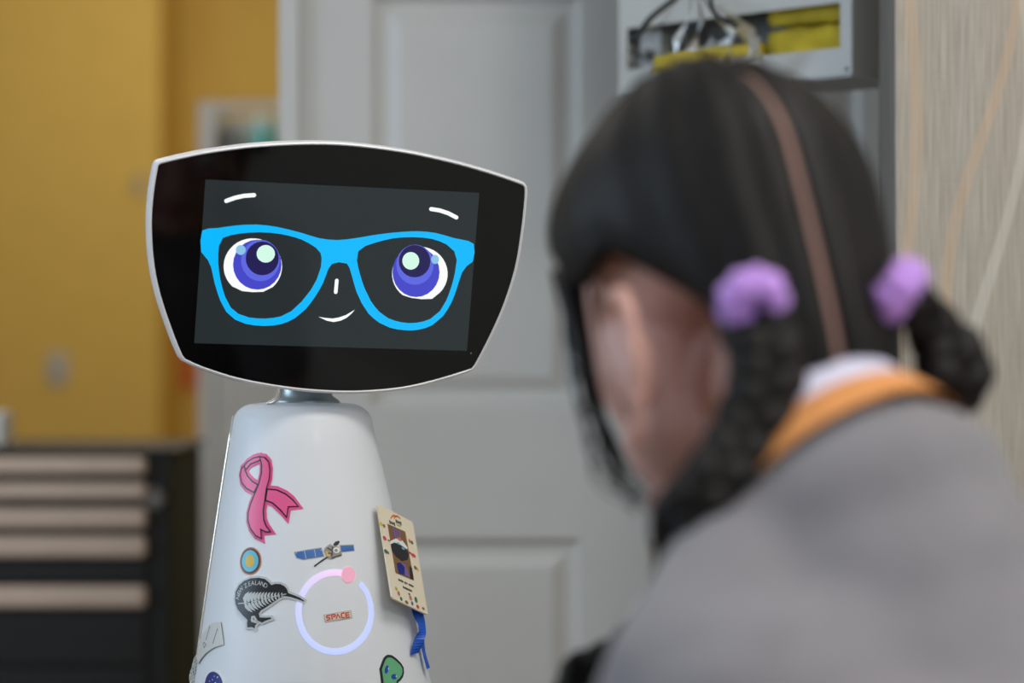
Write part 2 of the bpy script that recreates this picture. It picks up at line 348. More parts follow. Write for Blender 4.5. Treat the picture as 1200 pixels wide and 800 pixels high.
L_IRIS = [(-0.04898, 0.00024), (-0.05004, 0.00549), (-0.05242, 0.01033), (-0.05594, 0.01442), (-0.06035, 0.01748), (-0.06536, 0.01931), (-0.07063, 0.01979), (-0.07578, 0.01888), (-0.08049, 0.01666), (-0.08442, 0.01327), (-0.08732, 0.00896), (-0.08899, 0.00399), (-0.08932, -0.00128), (-0.08828, -0.0065), (-0.08595, -0.01133), (-0.08247, -0.01542), (-0.07808, -0.01851), (-0.07308, -0.02038), (-0.06781, -0.0209), (-0.06262, -0.02003), (-0.05788, -0.01782), (-0.0539, -0.01443), (-0.05098, -0.01008), (-0.04929, -0.00508)]
L_GLOW = [(-0.05069, 0.00363), (-0.05155, 0.00799), (-0.05346, 0.01201), (-0.05627, 0.01541), (-0.0598, 0.01796), (-0.0638, 0.01949), (-0.068, 0.01989), (-0.07211, 0.01915), (-0.07586, 0.01731), (-0.07899, 0.0145), (-0.0813, 0.01091), (-0.08262, 0.00679), (-0.08287, 0.0024), (-0.08203, -0.00194), (-0.08015, -0.00595), (-0.07736, -0.00936), (-0.07385, -0.01193), (-0.06986, -0.01348), (-0.06565, -0.01391), (-0.06152, -0.01319), (-0.05774, -0.01136), (-0.05458, -0.00854), (-0.05226, -0.00493), (-0.05093, -0.00078)]
L_PUP = [(-0.0517, 0.00532), (-0.05242, 0.00887), (-0.05403, 0.01213), (-0.05643, 0.0149), (-0.05943, 0.01697), (-0.06285, 0.0182), (-0.06644, 0.01852), (-0.06996, 0.01791), (-0.07317, 0.01641), (-0.07586, 0.01412), (-0.07784, 0.01119), (-0.07898, 0.00783), (-0.0792, 0.00426), (-0.07849, 0.00073), (-0.0769, -0.00253), (-0.07452, -0.0053), (-0.07153, -0.00738), (-0.06812, -0.00864), (-0.06453, -0.00898), (-0.06099, -0.00838), (-0.05776, -0.00688), (-0.05506, -0.00458), (-0.05306, -0.00165), (-0.05192, 0.00173)]
L_HI = [(-0.05519, 0.00893), (-0.05558, 0.01077), (-0.05647, 0.01247), (-0.05778, 0.0139), (-0.05944, 0.01498), (-0.06133, 0.01562), (-0.06332, 0.01578), (-0.06527, 0.01546), (-0.06705, 0.01467), (-0.06854, 0.01347), (-0.06965, 0.01195), (-0.07029, 0.01019), (-0.07042, 0.00833), (-0.07003, 0.00649), (-0.06915, 0.00479), (-0.06784, 0.00336), (-0.06619, 0.00228), (-0.0643, 0.00163), (-0.06232, 0.00146), (-0.06036, 0.00178), (-0.05857, 0.00257), (-0.05707, 0.00377), (-0.05596, 0.0053), (-0.05532, 0.00706)]
L_HI2 = [(-0.07967, 0.01112), (-0.07988, 0.01215), (-0.08035, 0.01309), (-0.08106, 0.01389), (-0.08194, 0.0145), (-0.08295, 0.01485), (-0.08401, 0.01495), (-0.08505, 0.01477), (-0.08601, 0.01433), (-0.08681, 0.01366), (-0.0874, 0.01281), (-0.08774, 0.01183), (-0.0878, 0.01079), (-0.0876, 0.00977), (-0.08713, 0.00882), (-0.08642, 0.00802), (-0.08554, 0.00742), (-0.08453, 0.00706), (-0.08347, 0.00696), (-0.08242, 0.00714), (-0.08147, 0.00758), (-0.08067, 0.00824), (-0.08008, 0.0091), (-0.07974, 0.01008)]
R_IRIS = [(0.08696, -0.00087), (0.0858, 0.00452), (0.08332, 0.00948), (0.07968, 0.01367), (0.07514, 0.01682), (0.07001, 0.0187), (0.06464, 0.01919), (0.05939, 0.01827), (0.05462, 0.016), (0.05065, 0.01254), (0.04774, 0.00812), (0.0461, 0.00303), (0.04583, -0.00237), (0.04695, -0.00772), (0.04939, -0.01267), (0.05299, -0.01687), (0.0575, -0.02005), (0.06262, -0.02197), (0.06801, -0.02251), (0.07329, -0.02162), (0.0781, -0.01936), (0.08211, -0.01589), (0.08505, -0.01144), (0.0867, -0.00631)]
R_GLOW = [(0.0812, 0.00512), (0.08029, 0.00944), (0.07832, 0.01341), (0.07545, 0.01677), (0.07186, 0.0193), (0.0678, 0.02081), (0.06355, 0.0212), (0.0594, 0.02047), (0.05563, 0.01865), (0.05249, 0.01587), (0.0502, 0.01232), (0.04891, 0.00824), (0.0487, 0.0039), (0.04959, -0.0004), (0.05153, -0.00436), (0.05438, -0.00773), (0.05795, -0.01027), (0.062, -0.01181), (0.06625, -0.01223), (0.07042, -0.01152), (0.07422, -0.0097), (0.07738, -0.00692), (0.0797, -0.00335), (0.081, 0.00076)]
R_PUP = [(0.07818, 0.00796), (0.07742, 0.01143), (0.07578, 0.01464), (0.07335, 0.01735), (0.07031, 0.01937), (0.06687, 0.02058), (0.06327, 0.0209), (0.05974, 0.0203), (0.05654, 0.01882), (0.05386, 0.01657), (0.0519, 0.0137), (0.05079, 0.01041), (0.0506, 0.00691), (0.05134, 0.00344), (0.05298, 0.00024), (0.05538, -0.00247), (0.05841, -0.00451), (0.06184, -0.00574), (0.06545, -0.00607), (0.06899, -0.00548), (0.07221, -0.00401), (0.07491, -0.00176), (0.07688, 0.00112), (0.078, 0.00444)]
R_HI = [(0.06832, 0.00787), (0.06792, 0.00976), (0.06704, 0.0115), (0.06575, 0.01297), (0.06413, 0.01408), (0.0623, 0.01474), (0.06038, 0.01491), (0.0585, 0.01459), (0.05679, 0.01379), (0.05536, 0.01257), (0.05432, 0.01101), (0.05373, 0.00922), (0.05363, 0.00732), (0.05403, 0.00543), (0.0549, 0.00369), (0.05619, 0.00222), (0.0578, 0.00111), (0.05963, 0.00045), (0.06155, 0.00027), (0.06344, 0.00059), (0.06515, 0.00138), (0.06658, 0.00261), (0.06763, 0.00417), (0.06822, 0.00597)]
R_HI2 = [(0.08546, 0.00971), (0.08527, 0.01069), (0.08485, 0.0116), (0.08425, 0.01237), (0.08349, 0.01295), (0.08264, 0.0133), (0.08175, 0.0134), (0.08089, 0.01323), (0.0801, 0.01282), (0.07945, 0.01219), (0.07898, 0.01138), (0.07871, 0.01044), (0.07868, 0.00945), (0.07888, 0.00846), (0.07929, 0.00756), (0.07989, 0.00678), (0.08065, 0.0062), (0.08149, 0.00585), (0.08238, 0.00576), (0.08325, 0.00592), (0.08404, 0.00633), (0.08469, 0.00697), (0.08517, 0.00778), (0.08543, 0.00871)]
BROW_L = [(-0.09827, 0.04991), (-0.09123, 0.0528), (-0.0841, 0.0547), (-0.07573, 0.05567)]
BROW_R = [(0.07525, 0.05131), (0.08302, 0.05049), (0.09061, 0.04849), (0.09801, 0.04529)]
NOSE = [(-0.00138, -0.01108), (-0.00156, -0.0207)]
MOUTH = [(-0.01473, -0.04155), (-0.00927, -0.04226), (-0.00263, -0.04265), (0.00271, -0.04161), (0.00858, -0.03939), (0.0158, -0.03477), (0.0136, -0.03777), (0.00936, -0.04171), (0.00442, -0.0442), (-0.00151, -0.04554), (-0.0076, -0.04455)]
RIB_A = [(-0.04616, 0.95472), (-0.03904, 0.9541), (-0.03369, 0.9505), (-0.03165, 0.94423), (-0.03192, 0.9369), (-0.03489, 0.92849), (-0.036, 0.91907), (-0.03718, 0.91069), (-0.03605, 0.90343), (-0.03311, 0.89829), (-0.02803, 0.89373), (-0.03353, 0.89361), (-0.03893, 0.89555), (-0.03751, 0.888), (-0.04404, 0.8902), (-0.05081, 0.89571), (-0.05457, 0.90185), (-0.05542, 0.9081), (-0.05334, 0.9155), (-0.04898, 0.924), (-0.04441, 0.93249), (-0.04197, 0.94093), (-0.04213, 0.94722), (-0.04395, 0.9514)]
RIB_B = [(-0.06874, 0.94665), (-0.07283, 0.94443), (-0.07379, 0.93911), (-0.07004, 0.93287), (-0.06182, 0.92838), (-0.05033, 0.92522), (-0.04602, 0.93162), (-0.05426, 0.93437), (-0.06168, 0.93839), (-0.06692, 0.94353)]
RIB_C = [(-0.04616, 0.95472), (-0.0554, 0.95329), (-0.06394, 0.94994), (-0.06874, 0.94665), (-0.06542, 0.94357), (-0.05849, 0.94848), (-0.04489, 0.95191)]
RIB_D = [(-0.03393, 0.9283), (-0.02319, 0.92782), (-0.01318, 0.92458), (-0.00567, 0.91994), (-5e-05, 0.91454), (-0.01041, 0.9142), (-0.01197, 0.90567), (-0.01849, 0.91153), (-0.02705, 0.91714), (-0.03526, 0.91908)]
KIWI = [(-0.06224, 0.83751), (-0.06234, 0.84375), (-0.05915, 0.84914), (-0.05353, 0.85308), (-0.04656, 0.85548), (-0.0385, 0.85632), (-0.03204, 0.85551), (-0.02817, 0.85304), (-0.02566, 0.85074), (-0.02209, 0.85186), (-0.01736, 0.85175), (-0.01386, 0.85026), (-0.01157, 0.84772), (-0.01042, 0.84466), (-0.00596, 0.84315), (-0.00046, 0.84113), (0.0033, 0.83856), (0.00273, 0.83784), (-0.00159, 0.83959), (-0.0082, 0.8416), (-0.01382, 0.84235), (-0.01834, 0.84042), (-0.02402, 0.8367), (-0.02974, 0.83293), (-0.03438, 0.83019), (-0.03643, 0.82754), (-0.03529, 0.8245), (-0.02939, 0.82452), (-0.02537, 0.82486), (-0.02477, 0.82386), (-0.02986, 0.82215), (-0.0327, 0.8205), (-0.03695, 0.82186), (-0.04001, 0.82584), (-0.04335, 0.82516), (-0.04378, 0.82204), (-0.04302, 0.82054), (-0.03741, 0.81948), (-0.03948, 0.81763), (-0.03934, 0.81558), (-0.0421, 0.81647), (-0.04649, 0.81592), (-0.047, 0.81929), (-0.04671, 0.82189), (-0.05198, 0.82519), (-0.05819, 0.82999), (-0.06097, 0.83396)]
FERN = [(-0.058, 0.83446), (-0.05089, 0.83529), (-0.04105, 0.83712), (-0.03123, 0.83956), (-0.02184, 0.84189), (-0.01211, 0.84392)]
FERN_LEAVES = [[(-0.05134, 0.83536), (-0.05316, 0.8392), (-0.05097, 0.84263), (-0.04699, 0.8449), (-0.04846, 0.83997), (-0.04918, 0.83579)], [(-0.05127, 0.83485), (-0.05013, 0.83161), (-0.04671, 0.82941), (-0.04193, 0.82822), (-0.04614, 0.83192), (-0.04912, 0.83517)], [(-0.04786, 0.83613), (-0.04947, 0.8397), (-0.04746, 0.84289), (-0.04384, 0.84499), (-0.0452, 0.8404), (-0.04574, 0.83655)], [(-0.04779, 0.83562), (-0.04679, 0.83261), (-0.04366, 0.83056), (-0.03933, 0.82941), (-0.04311, 0.83289), (-0.04568, 0.83593)], [(-0.04446, 0.83688), (-0.04586, 0.84019), (-0.04404, 0.84313), (-0.04077, 0.84506), (-0.04202, 0.84081), (-0.04238, 0.83729)], [(-0.0444, 0.83637), (-0.04352, 0.8336), (-0.04071, 0.83168), (-0.03673, 0.83061), (-0.04019, 0.83384), (-0.04233, 0.83668)], [(-0.04113, 0.83762), (-0.04238, 0.84066), (-0.0407, 0.84337), (-0.03775, 0.84513), (-0.03891, 0.84122), (-0.03913, 0.83802)], [(-0.04107, 0.83711), (-0.04029, 0.83457), (-0.03778, 0.83279), (-0.03418, 0.83179), (-0.0373, 0.83478), (-0.03908, 0.8374)], [(-0.03787, 0.83834), (-0.03897, 0.84111), (-0.03748, 0.84358), (-0.0348, 0.84519), (-0.03588, 0.8416), (-0.0359, 0.83873)], [(-0.03786, 0.83783), (-0.03715, 0.83553), (-0.03488, 0.83389), (-0.03165, 0.83296), (-0.03447, 0.83571), (-0.03586, 0.83811)], [(-0.03468, 0.83905), (-0.03567, 0.84154), (-0.03429, 0.84378), (-0.03191, 0.84523), (-0.03287, 0.84198), (-0.03274, 0.83943)], [(-0.03467, 0.83853), (-0.03405, 0.83648), (-0.03204, 0.83498), (-0.02914, 0.83412), (-0.03166, 0.83663), (-0.0327, 0.83881)], [(-0.03155, 0.83974), (-0.0324, 0.84196), (-0.03117, 0.84397), (-0.02906, 0.84526), (-0.02993, 0.84235), (-0.02964, 0.84011)], [(-0.03154, 0.83922), (-0.03099, 0.83741), (-0.02924, 0.83605), (-0.02668, 0.83527), (-0.02887, 0.83754), (-0.0296, 0.8395)], [(-0.02844, 0.84042), (-0.02919, 0.84237), (-0.02811, 0.84414), (-0.02625, 0.84528), (-0.02702, 0.84271), (-0.02656, 0.84079)], [(-0.02844, 0.83991), (-0.028, 0.83833), (-0.02644, 0.83712), (-0.02421, 0.83642), (-0.02611, 0.83844), (-0.02655, 0.84017)], [(-0.02542, 0.84109), (-0.026, 0.84277), (-0.02508, 0.84431), (-0.02346, 0.8453), (-0.02416, 0.84305), (-0.02353, 0.84145)], [(-0.02539, 0.84058), (-0.02501, 0.83923), (-0.02368, 0.83818), (-0.02175, 0.83756), (-0.02339, 0.83933), (-0.02353, 0.84083)], [(-0.02238, 0.84175), (-0.0229, 0.84315), (-0.02208, 0.84447), (-0.02073, 0.84531), (-0.02133, 0.84339), (-0.02054, 0.8421)], [(-0.02238, 0.84123), (-0.02208, 0.84013), (-0.02096, 0.83922), (-0.01931, 0.83869), (-0.02069, 0.8402), (-0.02052, 0.84148)], [(-0.01939, 0.84239), (-0.01979, 0.84353), (-0.01913, 0.84461), (-0.01802, 0.84531), (-0.01851, 0.84372), (-0.01757, 0.84274)], [(-0.01939, 0.84188), (-0.01915, 0.84101), (-0.01823, 0.84026), (-0.01688, 0.83982), (-0.01803, 0.84107), (-0.01755, 0.84212)], [(-0.01644, 0.84303), (-0.01675, 0.84388), (-0.01622, 0.84475), (-0.01533, 0.8453), (-0.01574, 0.84403), (-0.01461, 0.84337)], [(-0.01642, 0.84252), (-0.01624, 0.84189), (-0.01553, 0.84129), (-0.01445, 0.84094), (-0.01535, 0.84193), (-0.0146, 0.84275)]]
KIWI_TEXT = [('N', -0.0588, 0.8396, 78), ('E', -0.05799, 0.84276, 68), ('W', -0.05596, 0.84568, 52), ('Z', -0.05104, 0.84916, 34), ('E', -0.04727, 0.85068, 20), ('A', -0.04388, 0.85156, 8), ('L', -0.04045, 0.85191, 0), ('A', -0.03728, 0.85182, -8), ('N', -0.03408, 0.85121, -20), ('D', -0.03101, 0.85007, -32)]
ROUND_C = (-0.04913, 0.86938)
SAT_L = [(-0.00409, 0.87723), (0.00795, 0.87911), (0.02042, 0.88051), (0.02227, 0.87416), (0.01226, 0.87288), (0.00305, 0.87179), (-0.0025, 0.87322), (-0.00377, 0.87609)]
SAT_R = [(0.03933, 0.88208), (0.05279, 0.88207), (0.05281, 0.87784), (0.03979, 0.87716)]
SAT_B = [(0.02412, 0.88016), (0.02922, 0.88321), (0.03184, 0.88171), (0.03671, 0.881), (0.03916, 0.87805), (0.03944, 0.87458), (0.03369, 0.87332), (0.02944, 0.87171), (0.02612, 0.87236), (0.02468, 0.87497), (0.02325, 0.87787)]
SAT_GOLD = [(0.02406, 0.87786), (0.02764, 0.87767), (0.02912, 0.87545), (0.02722, 0.87331), (0.02495, 0.87428)]
SAT_C = [(0.03825, 0.87853), (0.03794, 0.87976), (0.03682, 0.88067), (0.03514, 0.88105), (0.03342, 0.88077), (0.03211, 0.87992), (0.03152, 0.87873), (0.03185, 0.87751), (0.03295, 0.8766), (0.03458, 0.87623), (0.03629, 0.8765), (0.03763, 0.87735)]
SAT_C2 = [(0.0361, 0.87843), (0.03595, 0.87907), (0.0354, 0.87954), (0.03457, 0.87974), (0.03372, 0.87959), (0.03304, 0.87915), (0.03275, 0.87852), (0.0329, 0.87789), (0.03347, 0.8774), (0.03428, 0.87721), (0.03514, 0.87736), (0.0358, 0.8778)]
SAT_DISH = [(0.03242, 0.88371), (0.03439, 0.88539), (0.03807, 0.88627), (0.03883, 0.88526), (0.03774, 0.88357), (0.03544, 0.88231), (0.03318, 0.88237)]
SAT_BOOM = [(0.02624, 0.8735), (0.01997, 0.87019), (0.01352, 0.86627)]
SAT_LINES = [[(0.00473, 0.87855), (0.00601, 0.87235)], [(0.01397, 0.87957), (0.01492, 0.8733)], [(-0.00343, 0.87666), (0.02064, 0.87907)]]
SAT_DARK = [[(0.02622, 0.88069), (0.03079, 0.87828), (0.02964, 0.87371)], [(0.0295, 0.87228), (0.03908, 0.87459)], [(0.03184, 0.88171), (0.03017, 0.87887)], [(0.02652, 0.87666), (0.03117, 0.8754)]]
RING = [(0.04371, 0.85806), (0.04106, 0.85901), (0.03834, 0.85975), (0.03556, 0.86027), (0.03277, 0.86056), (0.02997, 0.86063), (0.02718, 0.86046), (0.02444, 0.86008), (0.02174, 0.85947), (0.01912, 0.85864), (0.01658, 0.85761), (0.01415, 0.85638), (0.01185, 0.85495), (0.00969, 0.85334), (0.00768, 0.85156), (0.00583, 0.84962), (0.00417, 0.84754), (0.00269, 0.84534), (0.0014, 0.84301), (0.00032, 0.8406), (-0.00055, 0.83811), (-0.00121, 0.83556), (-0.00167, 0.83296), (-0.00191, 0.83035), (-0.00193, 0.82773), (-0.00175, 0.82512), (-0.00137, 0.82254), (-0.00079, 0.82002), (-2e-05, 0.81754), (0.00093, 0.81516), (0.00205, 0.81287), (0.00333, 0.8107), (0.00477, 0.80864), (0.00635, 0.80673), (0.00805, 0.80496), (0.00988, 0.80336), (0.01182, 0.80193), (0.01386, 0.80068), (0.01599, 0.79961), (0.0182, 0.79874), (0.02046, 0.79807), (0.0228, 0.79759), (0.02517, 0.79733), (0.02757, 0.79728), (0.03, 0.79743), (0.03245, 0.79778), (0.03489, 0.79834), (0.03734, 0.7991), (0.03973, 0.80006), (0.04211, 0.80121), (0.04442, 0.80255), (0.0467, 0.80405), (0.04886, 0.80573), (0.05094, 0.80756), (0.05289, 0.80954), (0.05472, 0.81165), (0.05642, 0.81388), (0.05793, 0.81622), (0.05929, 0.81864), (0.0604, 0.82115), (0.06133, 0.82371), (0.06202, 0.82631), (0.06244, 0.82895), (0.06262, 0.83158), (0.06255, 0.83421), (0.0622, 0.8368), (0.0616, 0.83934), (0.06075, 0.84181), (0.05961, 0.8442), (0.05823, 0.84649), (0.05666, 0.84865), (0.05485, 0.85067)]
RING_DOT = [(0.05081, 0.85809), (0.05083, 0.85977), (0.05041, 0.86136), (0.04952, 0.86274), (0.04825, 0.86383), (0.04668, 0.86455), (0.04493, 0.86484), (0.04317, 0.86469), (0.04146, 0.8641), (0.03996, 0.86313), (0.03872, 0.86183), (0.0379, 0.86029), (0.03746, 0.85863), (0.03749, 0.85696), (0.03796, 0.85538), (0.03881, 0.85401), (0.04003, 0.85293), (0.04151, 0.85222), (0.04318, 0.85193), (0.04489, 0.85208), (0.04659, 0.85265), (0.04813, 0.85361), (0.04941, 0.8549), (0.05033, 0.85642)]
SPACE_BASE = [(0.01875, 0.82726), (0.03049, 0.82879), (0.04275, 0.82999), (0.0433, 0.82344), (0.03136, 0.82226), (0.01994, 0.82091)]
SPACE_LETTERS = [[(0.02429, 0.82667), (0.02148, 0.82616), (0.02107, 0.82539), (0.02137, 0.8247), (0.02341, 0.82471), (0.02383, 0.82405), (0.02341, 0.82328), (0.02094, 0.82252)], [(0.02579, 0.82297), (0.02549, 0.82684), (0.02796, 0.82724), (0.02864, 0.82663), (0.02837, 0.82562), (0.02571, 0.82512)], [(0.0291, 0.82357), (0.03064, 0.82714), (0.0327, 0.82399)], [(0.0367, 0.82814), (0.0343, 0.82776), (0.03373, 0.82696), (0.03387, 0.82462), (0.03449, 0.82412), (0.03668, 0.82437)], [(0.04079, 0.82827), (0.03759, 0.82776), (0.03776, 0.82432), (0.04114, 0.82464)], [(0.03769, 0.826), (0.04075, 0.82642)]]
TAG = [(-0.08447, 0.81732), (-0.07847, 0.81786), (-0.07487, 0.81018), (-0.07108, 0.8001), (-0.08247, 0.79692), (-0.09607, 0.79051), (-0.10639, 0.78431), (-0.11242, 0.77925), (-0.12449, 0.78333), (-0.12616, 0.79675), (-0.10467, 0.80717), (-0.09492, 0.81456)]
TAG_MARKS = [[(-0.09412, 0.81323), (-0.09609, 0.8081), (-0.09883, 0.80111)], [(-0.08058, 0.81244), (-0.08316, 0.80592), (-0.08518, 0.79978)], [(-0.10396, 0.7977), (-0.10048, 0.79457), (-0.09748, 0.79739), (-0.10209, 0.79862), (-0.10396, 0.7977)]]
BALL_C = (-0.08028, 0.76585)
ALIEN = [(0.07275, 0.79068), (0.07614, 0.79008), (0.08052, 0.78702), (0.08488, 0.78288), (0.08681, 0.77952), (0.08623, 0.77592), (0.08427, 0.77302), (0.08105, 0.77079), (0.07792, 0.7696), (0.07699, 0.76711), (0.07861, 0.76327), (0.07849, 0.76121), (0.06109, 0.76312), (0.06294, 0.76913), (0.06308, 0.7753), (0.06313, 0.78097), (0.06528, 0.78439), (0.06834, 0.78876), (0.07059, 0.79021)]
ALIEN_IN = [(0.07245, 0.78984), (0.07549, 0.78929), (0.07942, 0.78649), (0.08324, 0.78271), (0.08488, 0.77964), (0.08436, 0.77633), (0.08265, 0.77365), (0.07983, 0.77158), (0.077, 0.77047), (0.07618, 0.76818), (0.07762, 0.76466), (0.0775, 0.76276), (0.06182, 0.76448), (0.06354, 0.76999), (0.06369, 0.77567), (0.06375, 0.78089), (0.06572, 0.78404), (0.06849, 0.78807), (0.07054, 0.7894)]
ALIEN_E1 = [(0.07057, 0.77999), (0.06984, 0.77874), (0.06898, 0.7777), (0.06803, 0.77707), (0.06721, 0.77691), (0.06661, 0.77728), (0.06634, 0.7781), (0.06642, 0.77926), (0.06684, 0.78056), (0.06756, 0.78181), (0.06847, 0.78279), (0.06939, 0.78337), (0.07021, 0.78344), (0.0708, 0.78299), (0.07104, 0.78211), (0.07088, 0.78092)]
ALIEN_E2 = [(0.07798, 0.77333), (0.07753, 0.77249), (0.07671, 0.77184), (0.0756, 0.77147), (0.07443, 0.77144), (0.07331, 0.77178), (0.07252, 0.77239), (0.07211, 0.77321), (0.07209, 0.77412), (0.07256, 0.77494), (0.0734, 0.77557), (0.07453, 0.77589), (0.07572, 0.77586), (0.07679, 0.77549), (0.07761, 0.77482), (0.07798, 0.77397)]
ALIEN_G = [[(0.0711, 0.78072), (0.07111, 0.78155), (0.07079, 0.78189), (0.07033, 0.78151), (0.07004, 0.78066), (0.07009, 0.77988), (0.07047, 0.77967), (0.07092, 0.78017)], [(0.078, 0.77375), (0.07791, 0.77437), (0.07745, 0.77464), (0.07686, 0.7744), (0.0766, 0.77378), (0.07677, 0.7732), (0.07728, 0.77302), (0.07781, 0.77335)]]
B_PHOTO = [(0.204, 0.177), (0.71, 0.162), (0.732, 0.683), (0.208, 0.698)]
B_FACE = [(0.197, 0.398), (0.312, 0.353), (0.489, 0.345), (0.656, 0.362), (0.703, 0.411), (0.632, 0.48), (0.459, 0.527), (0.29, 0.509), (0.2, 0.461)]
B_CAP = [(0.183, 0.369), (0.376, 0.301), (0.576, 0.288), (0.7, 0.338), (0.655, 0.366), (0.488, 0.348), (0.309, 0.359), (0.197, 0.398)]
B_FEATH = [[(0.327, 0.191), (0.387, 0.19), (0.403, 0.288), (0.353, 0.306)], [(0.415, 0.185), (0.456, 0.19), (0.461, 0.286), (0.422, 0.296)], [(0.511, 0.179), (0.562, 0.179), (0.522, 0.282), (0.479, 0.282)]]
B_RED = [(0.43, 0.275), (0.52, 0.266), (0.526, 0.306), (0.44, 0.306)]
B_BLUE = [(0.281, 0.582), (0.404, 0.553), (0.502, 0.584), (0.467, 0.671), (0.303, 0.686)]
B_PALE = [(0.404, 0.553), (0.54, 0.545), (0.604, 0.664), (0.478, 0.677)]
B_DARK = [(0.653, 0.542), (0.727, 0.545), (0.726, 0.676), (0.63, 0.679)]
B_ARC = [[(0.332, 0.094), (0.38, 0.06), (0.447, 0.039), (0.513, 0.042)], [(0.433, 0.074), (0.48, 0.04), (0.549, 0.027), (0.63, 0.034)]]
B_LOGO = [[(0.27, 0.142), (0.441, 0.14)], [(0.468, 0.094), (0.638, 0.093)]]
B_LOGO2 = [(0.478, 0.132), (0.595, 0.127)]
B_T1 = [(0.259, 0.757), (0.69, 0.755)]
B_T2 = [(0.36, 0.817), (0.62, 0.815)]
B_FIGS = [('yellow', 0.015, 0.218, 0.05, 0.023), ('brown', 0.09, 0.224, 0.033, 0.023), ('pink', 0.047, 0.362, 0.058, 0.026), ('brown', 0.168, 0.364, 0.05, 0.01), ('green', 0.025, 0.507, 0.058, 0.026), ('brown', 0.086, 0.51, 0.021, 0.02), ('green', 0.862, 0.25, 0.042, 0.023), ('orange', 0.795, 0.247, 0.033, 0.023), ('pink', 0.841, 0.393, 0.075, 0.023), ('red', 0.745, 0.382, 0.05, 0.013), ('yellow', 0.901, 0.53, 0.033, 0.023), ('brown', 0.836, 0.525, 0.042, 0.023), ('lime', 0.151, 0.874, 0.037, 0.023), ('skin', 0.202, 0.914, 0.042, 0.03), ('green', 0.25, 0.962, 0.037, 0.023), ('brown', 0.399, 0.971, 0.05, 0.02), ('skin', 0.539, 0.901, 0.042, 0.03), ('gray', 0.518, 0.864, 0.033, 0.013), ('blue', 0.564, 0.954, 0.033, 0.023), ('green', 0.695, 0.893, 0.046, 0.036), ('red', 0.713, 0.963, 0.042, 0.023), ('brown', 0.878, 0.953, 0.042, 0.016)]

# ------------------------------------------------------------------ robot
RY = 2.06
def ax(z): return -.03902*z-.13991
def rad(z): return max(.02, -.04544*z*z-.10695*z+.20775)
def bmap(s, z, off):                      # (arc length, height) on the tapered body -> world
    t = s/.09; r = rad(z)+off
    return (ax(z)+r*math.sin(t), RY-r*math.cos(t), z)
robot = thing('robot', 'white cone-bodied robot with a black screen face wearing blue glasses', 'robot', (ax(0), RY, 0))
zs = [.03+.955*k/40 for k in range(41)]
def ring(z, r, n=64): return [(ax(z)+r*math.sin(2*PI*i/n), RY-r*math.cos(2*PI*i/n), z) for i in range(n)]
rg = [ring(0, rad(0)-.015), ring(.006, rad(0)-.004), ring(.016, rad(.016))]+[ring(z, rad(z)) for z in zs]
rt = rad(.985)
for k in range(1, 7):
    a = k/6*PI/2; rg.append(ring(.985+.012*math.sin(a), rt-.001*k-.012*(1-math.cos(a))))
rg.append(ring(.9985, .03))
body = obj('body_shell', loft(rg), M['robot'], robot, smooth=True); smooth_angle(body, 50)
obj('base_ring', loft([ring(.012, rad(.012)+.001), ring(.012, rad(.012)+.006), ring(.03, rad(.03)+.006), ring(.03, rad(.03)+.001)], False, False), M['black'], robot)
for s in (-1, 1):
    th = R_(14)+s*R_(97)
    pts = [bmap(th*.09, z, .0004) for z in [.05+.937*k/40 for k in range(41)]]
    obj('side_trim', tube(pts, .0016, 8), M['chrome'], robot, 'bright thin seam strip', smooth=True)
obj('neck', loft([[(-.1755+r*math.cos(2*PI*i/28)+dx, 2.058+r*.8*math.sin(2*PI*i/28)+dy, z) for i in range(28)] for r, z, dx, dy in ((.03, .9975, 0, 0), (.027, 1.001, 0, 0), (.0225, 1.004, 0, 0), (.021, 1.02, .002, -.008), (.021, 1.062, .008, -.026))]), M['neck'], robot, 'grey metal neck', smooth=True)
obj('rim_glint', tube(spline([(-.206, 2.03, .998), (-.2, 2.032, 1.0), (-.1955, 2.034, 1.006), (-.196, 2.036, 1.012)], 12), [.001+.0012*math.sin(PI*k/12) for k in range(13)], 8), M['chrome'], robot, 'small bright sliver modelled as a glint of the body rim', smooth=True)  # modelled highlight: bright sliver standing in for the body rim reflection
# head: centre and axes of its flat front
HO = Vector((HX, 1.98, HZ)); HR = Matrix.Rotation(HYAW, 3, 'Z') @ Matrix.Rotation(HPIT, 3, 'X') @ Matrix.Rotation(HROL, 3, 'Y')
def hmap(a, b, off): return tuple(HO+HR @ Vector((a, -off, b)))
def densify(L, n=4):
    P = [Vector((x, y)) for x, y in L]; out = []; N = len(P)
    for i in range(N):
        a, b, c, d = P[i-1], P[i], P[(i+1) % N], P[(i+2) % N]
        ln = (c-b).length; m = max(1, int(ln/.006))
        for k in range(m):
            u = k/m
            if ln < .012: out.append(tuple(b.lerp(c, u))); continue
            t0 = (c-a)/2*min(1, ln/max(1e-6, (b-a).length)); t1 = (d-b)/2*min(1, ln/max(1e-6, (d-c).length))
            h = (2*u**3-3*u*u+1)*b+(u**3-2*u*u+u)*t0+(-2*u**3+3*u*u)*c+(u**3-u*u)*t1
            out.append(tuple(h))
    return out
OUT = densify(HEAD_OUTLINE)
def hring(sc, dep, ins=0):
    L = inset(OUT, ins) if ins else OUT
    return [hmap(a*sc, (b+.002)*sc-.002, -dep) for a, b in L]
hs = obj('head_shell', loft([hring(1, .004, .0035), hring(1, .0008, .0032), hring(1, .0, .0022), hring(1, .0008, .0008), hring(1, .003), hring(1, .010), hring(.985, .018), hring(.93, .03), hring(.8, .044), hring(.55, .055), hring(.25, .06)], False, True), M['rim'], robot, 'white back shell and thin rim of the head', smooth=True); smooth_angle(hs, 40)
decal('face_glass', [inset(OUT, .0033)], hmap, -.0004, M['glass'], robot, .003, label='glossy black glass front of the head')
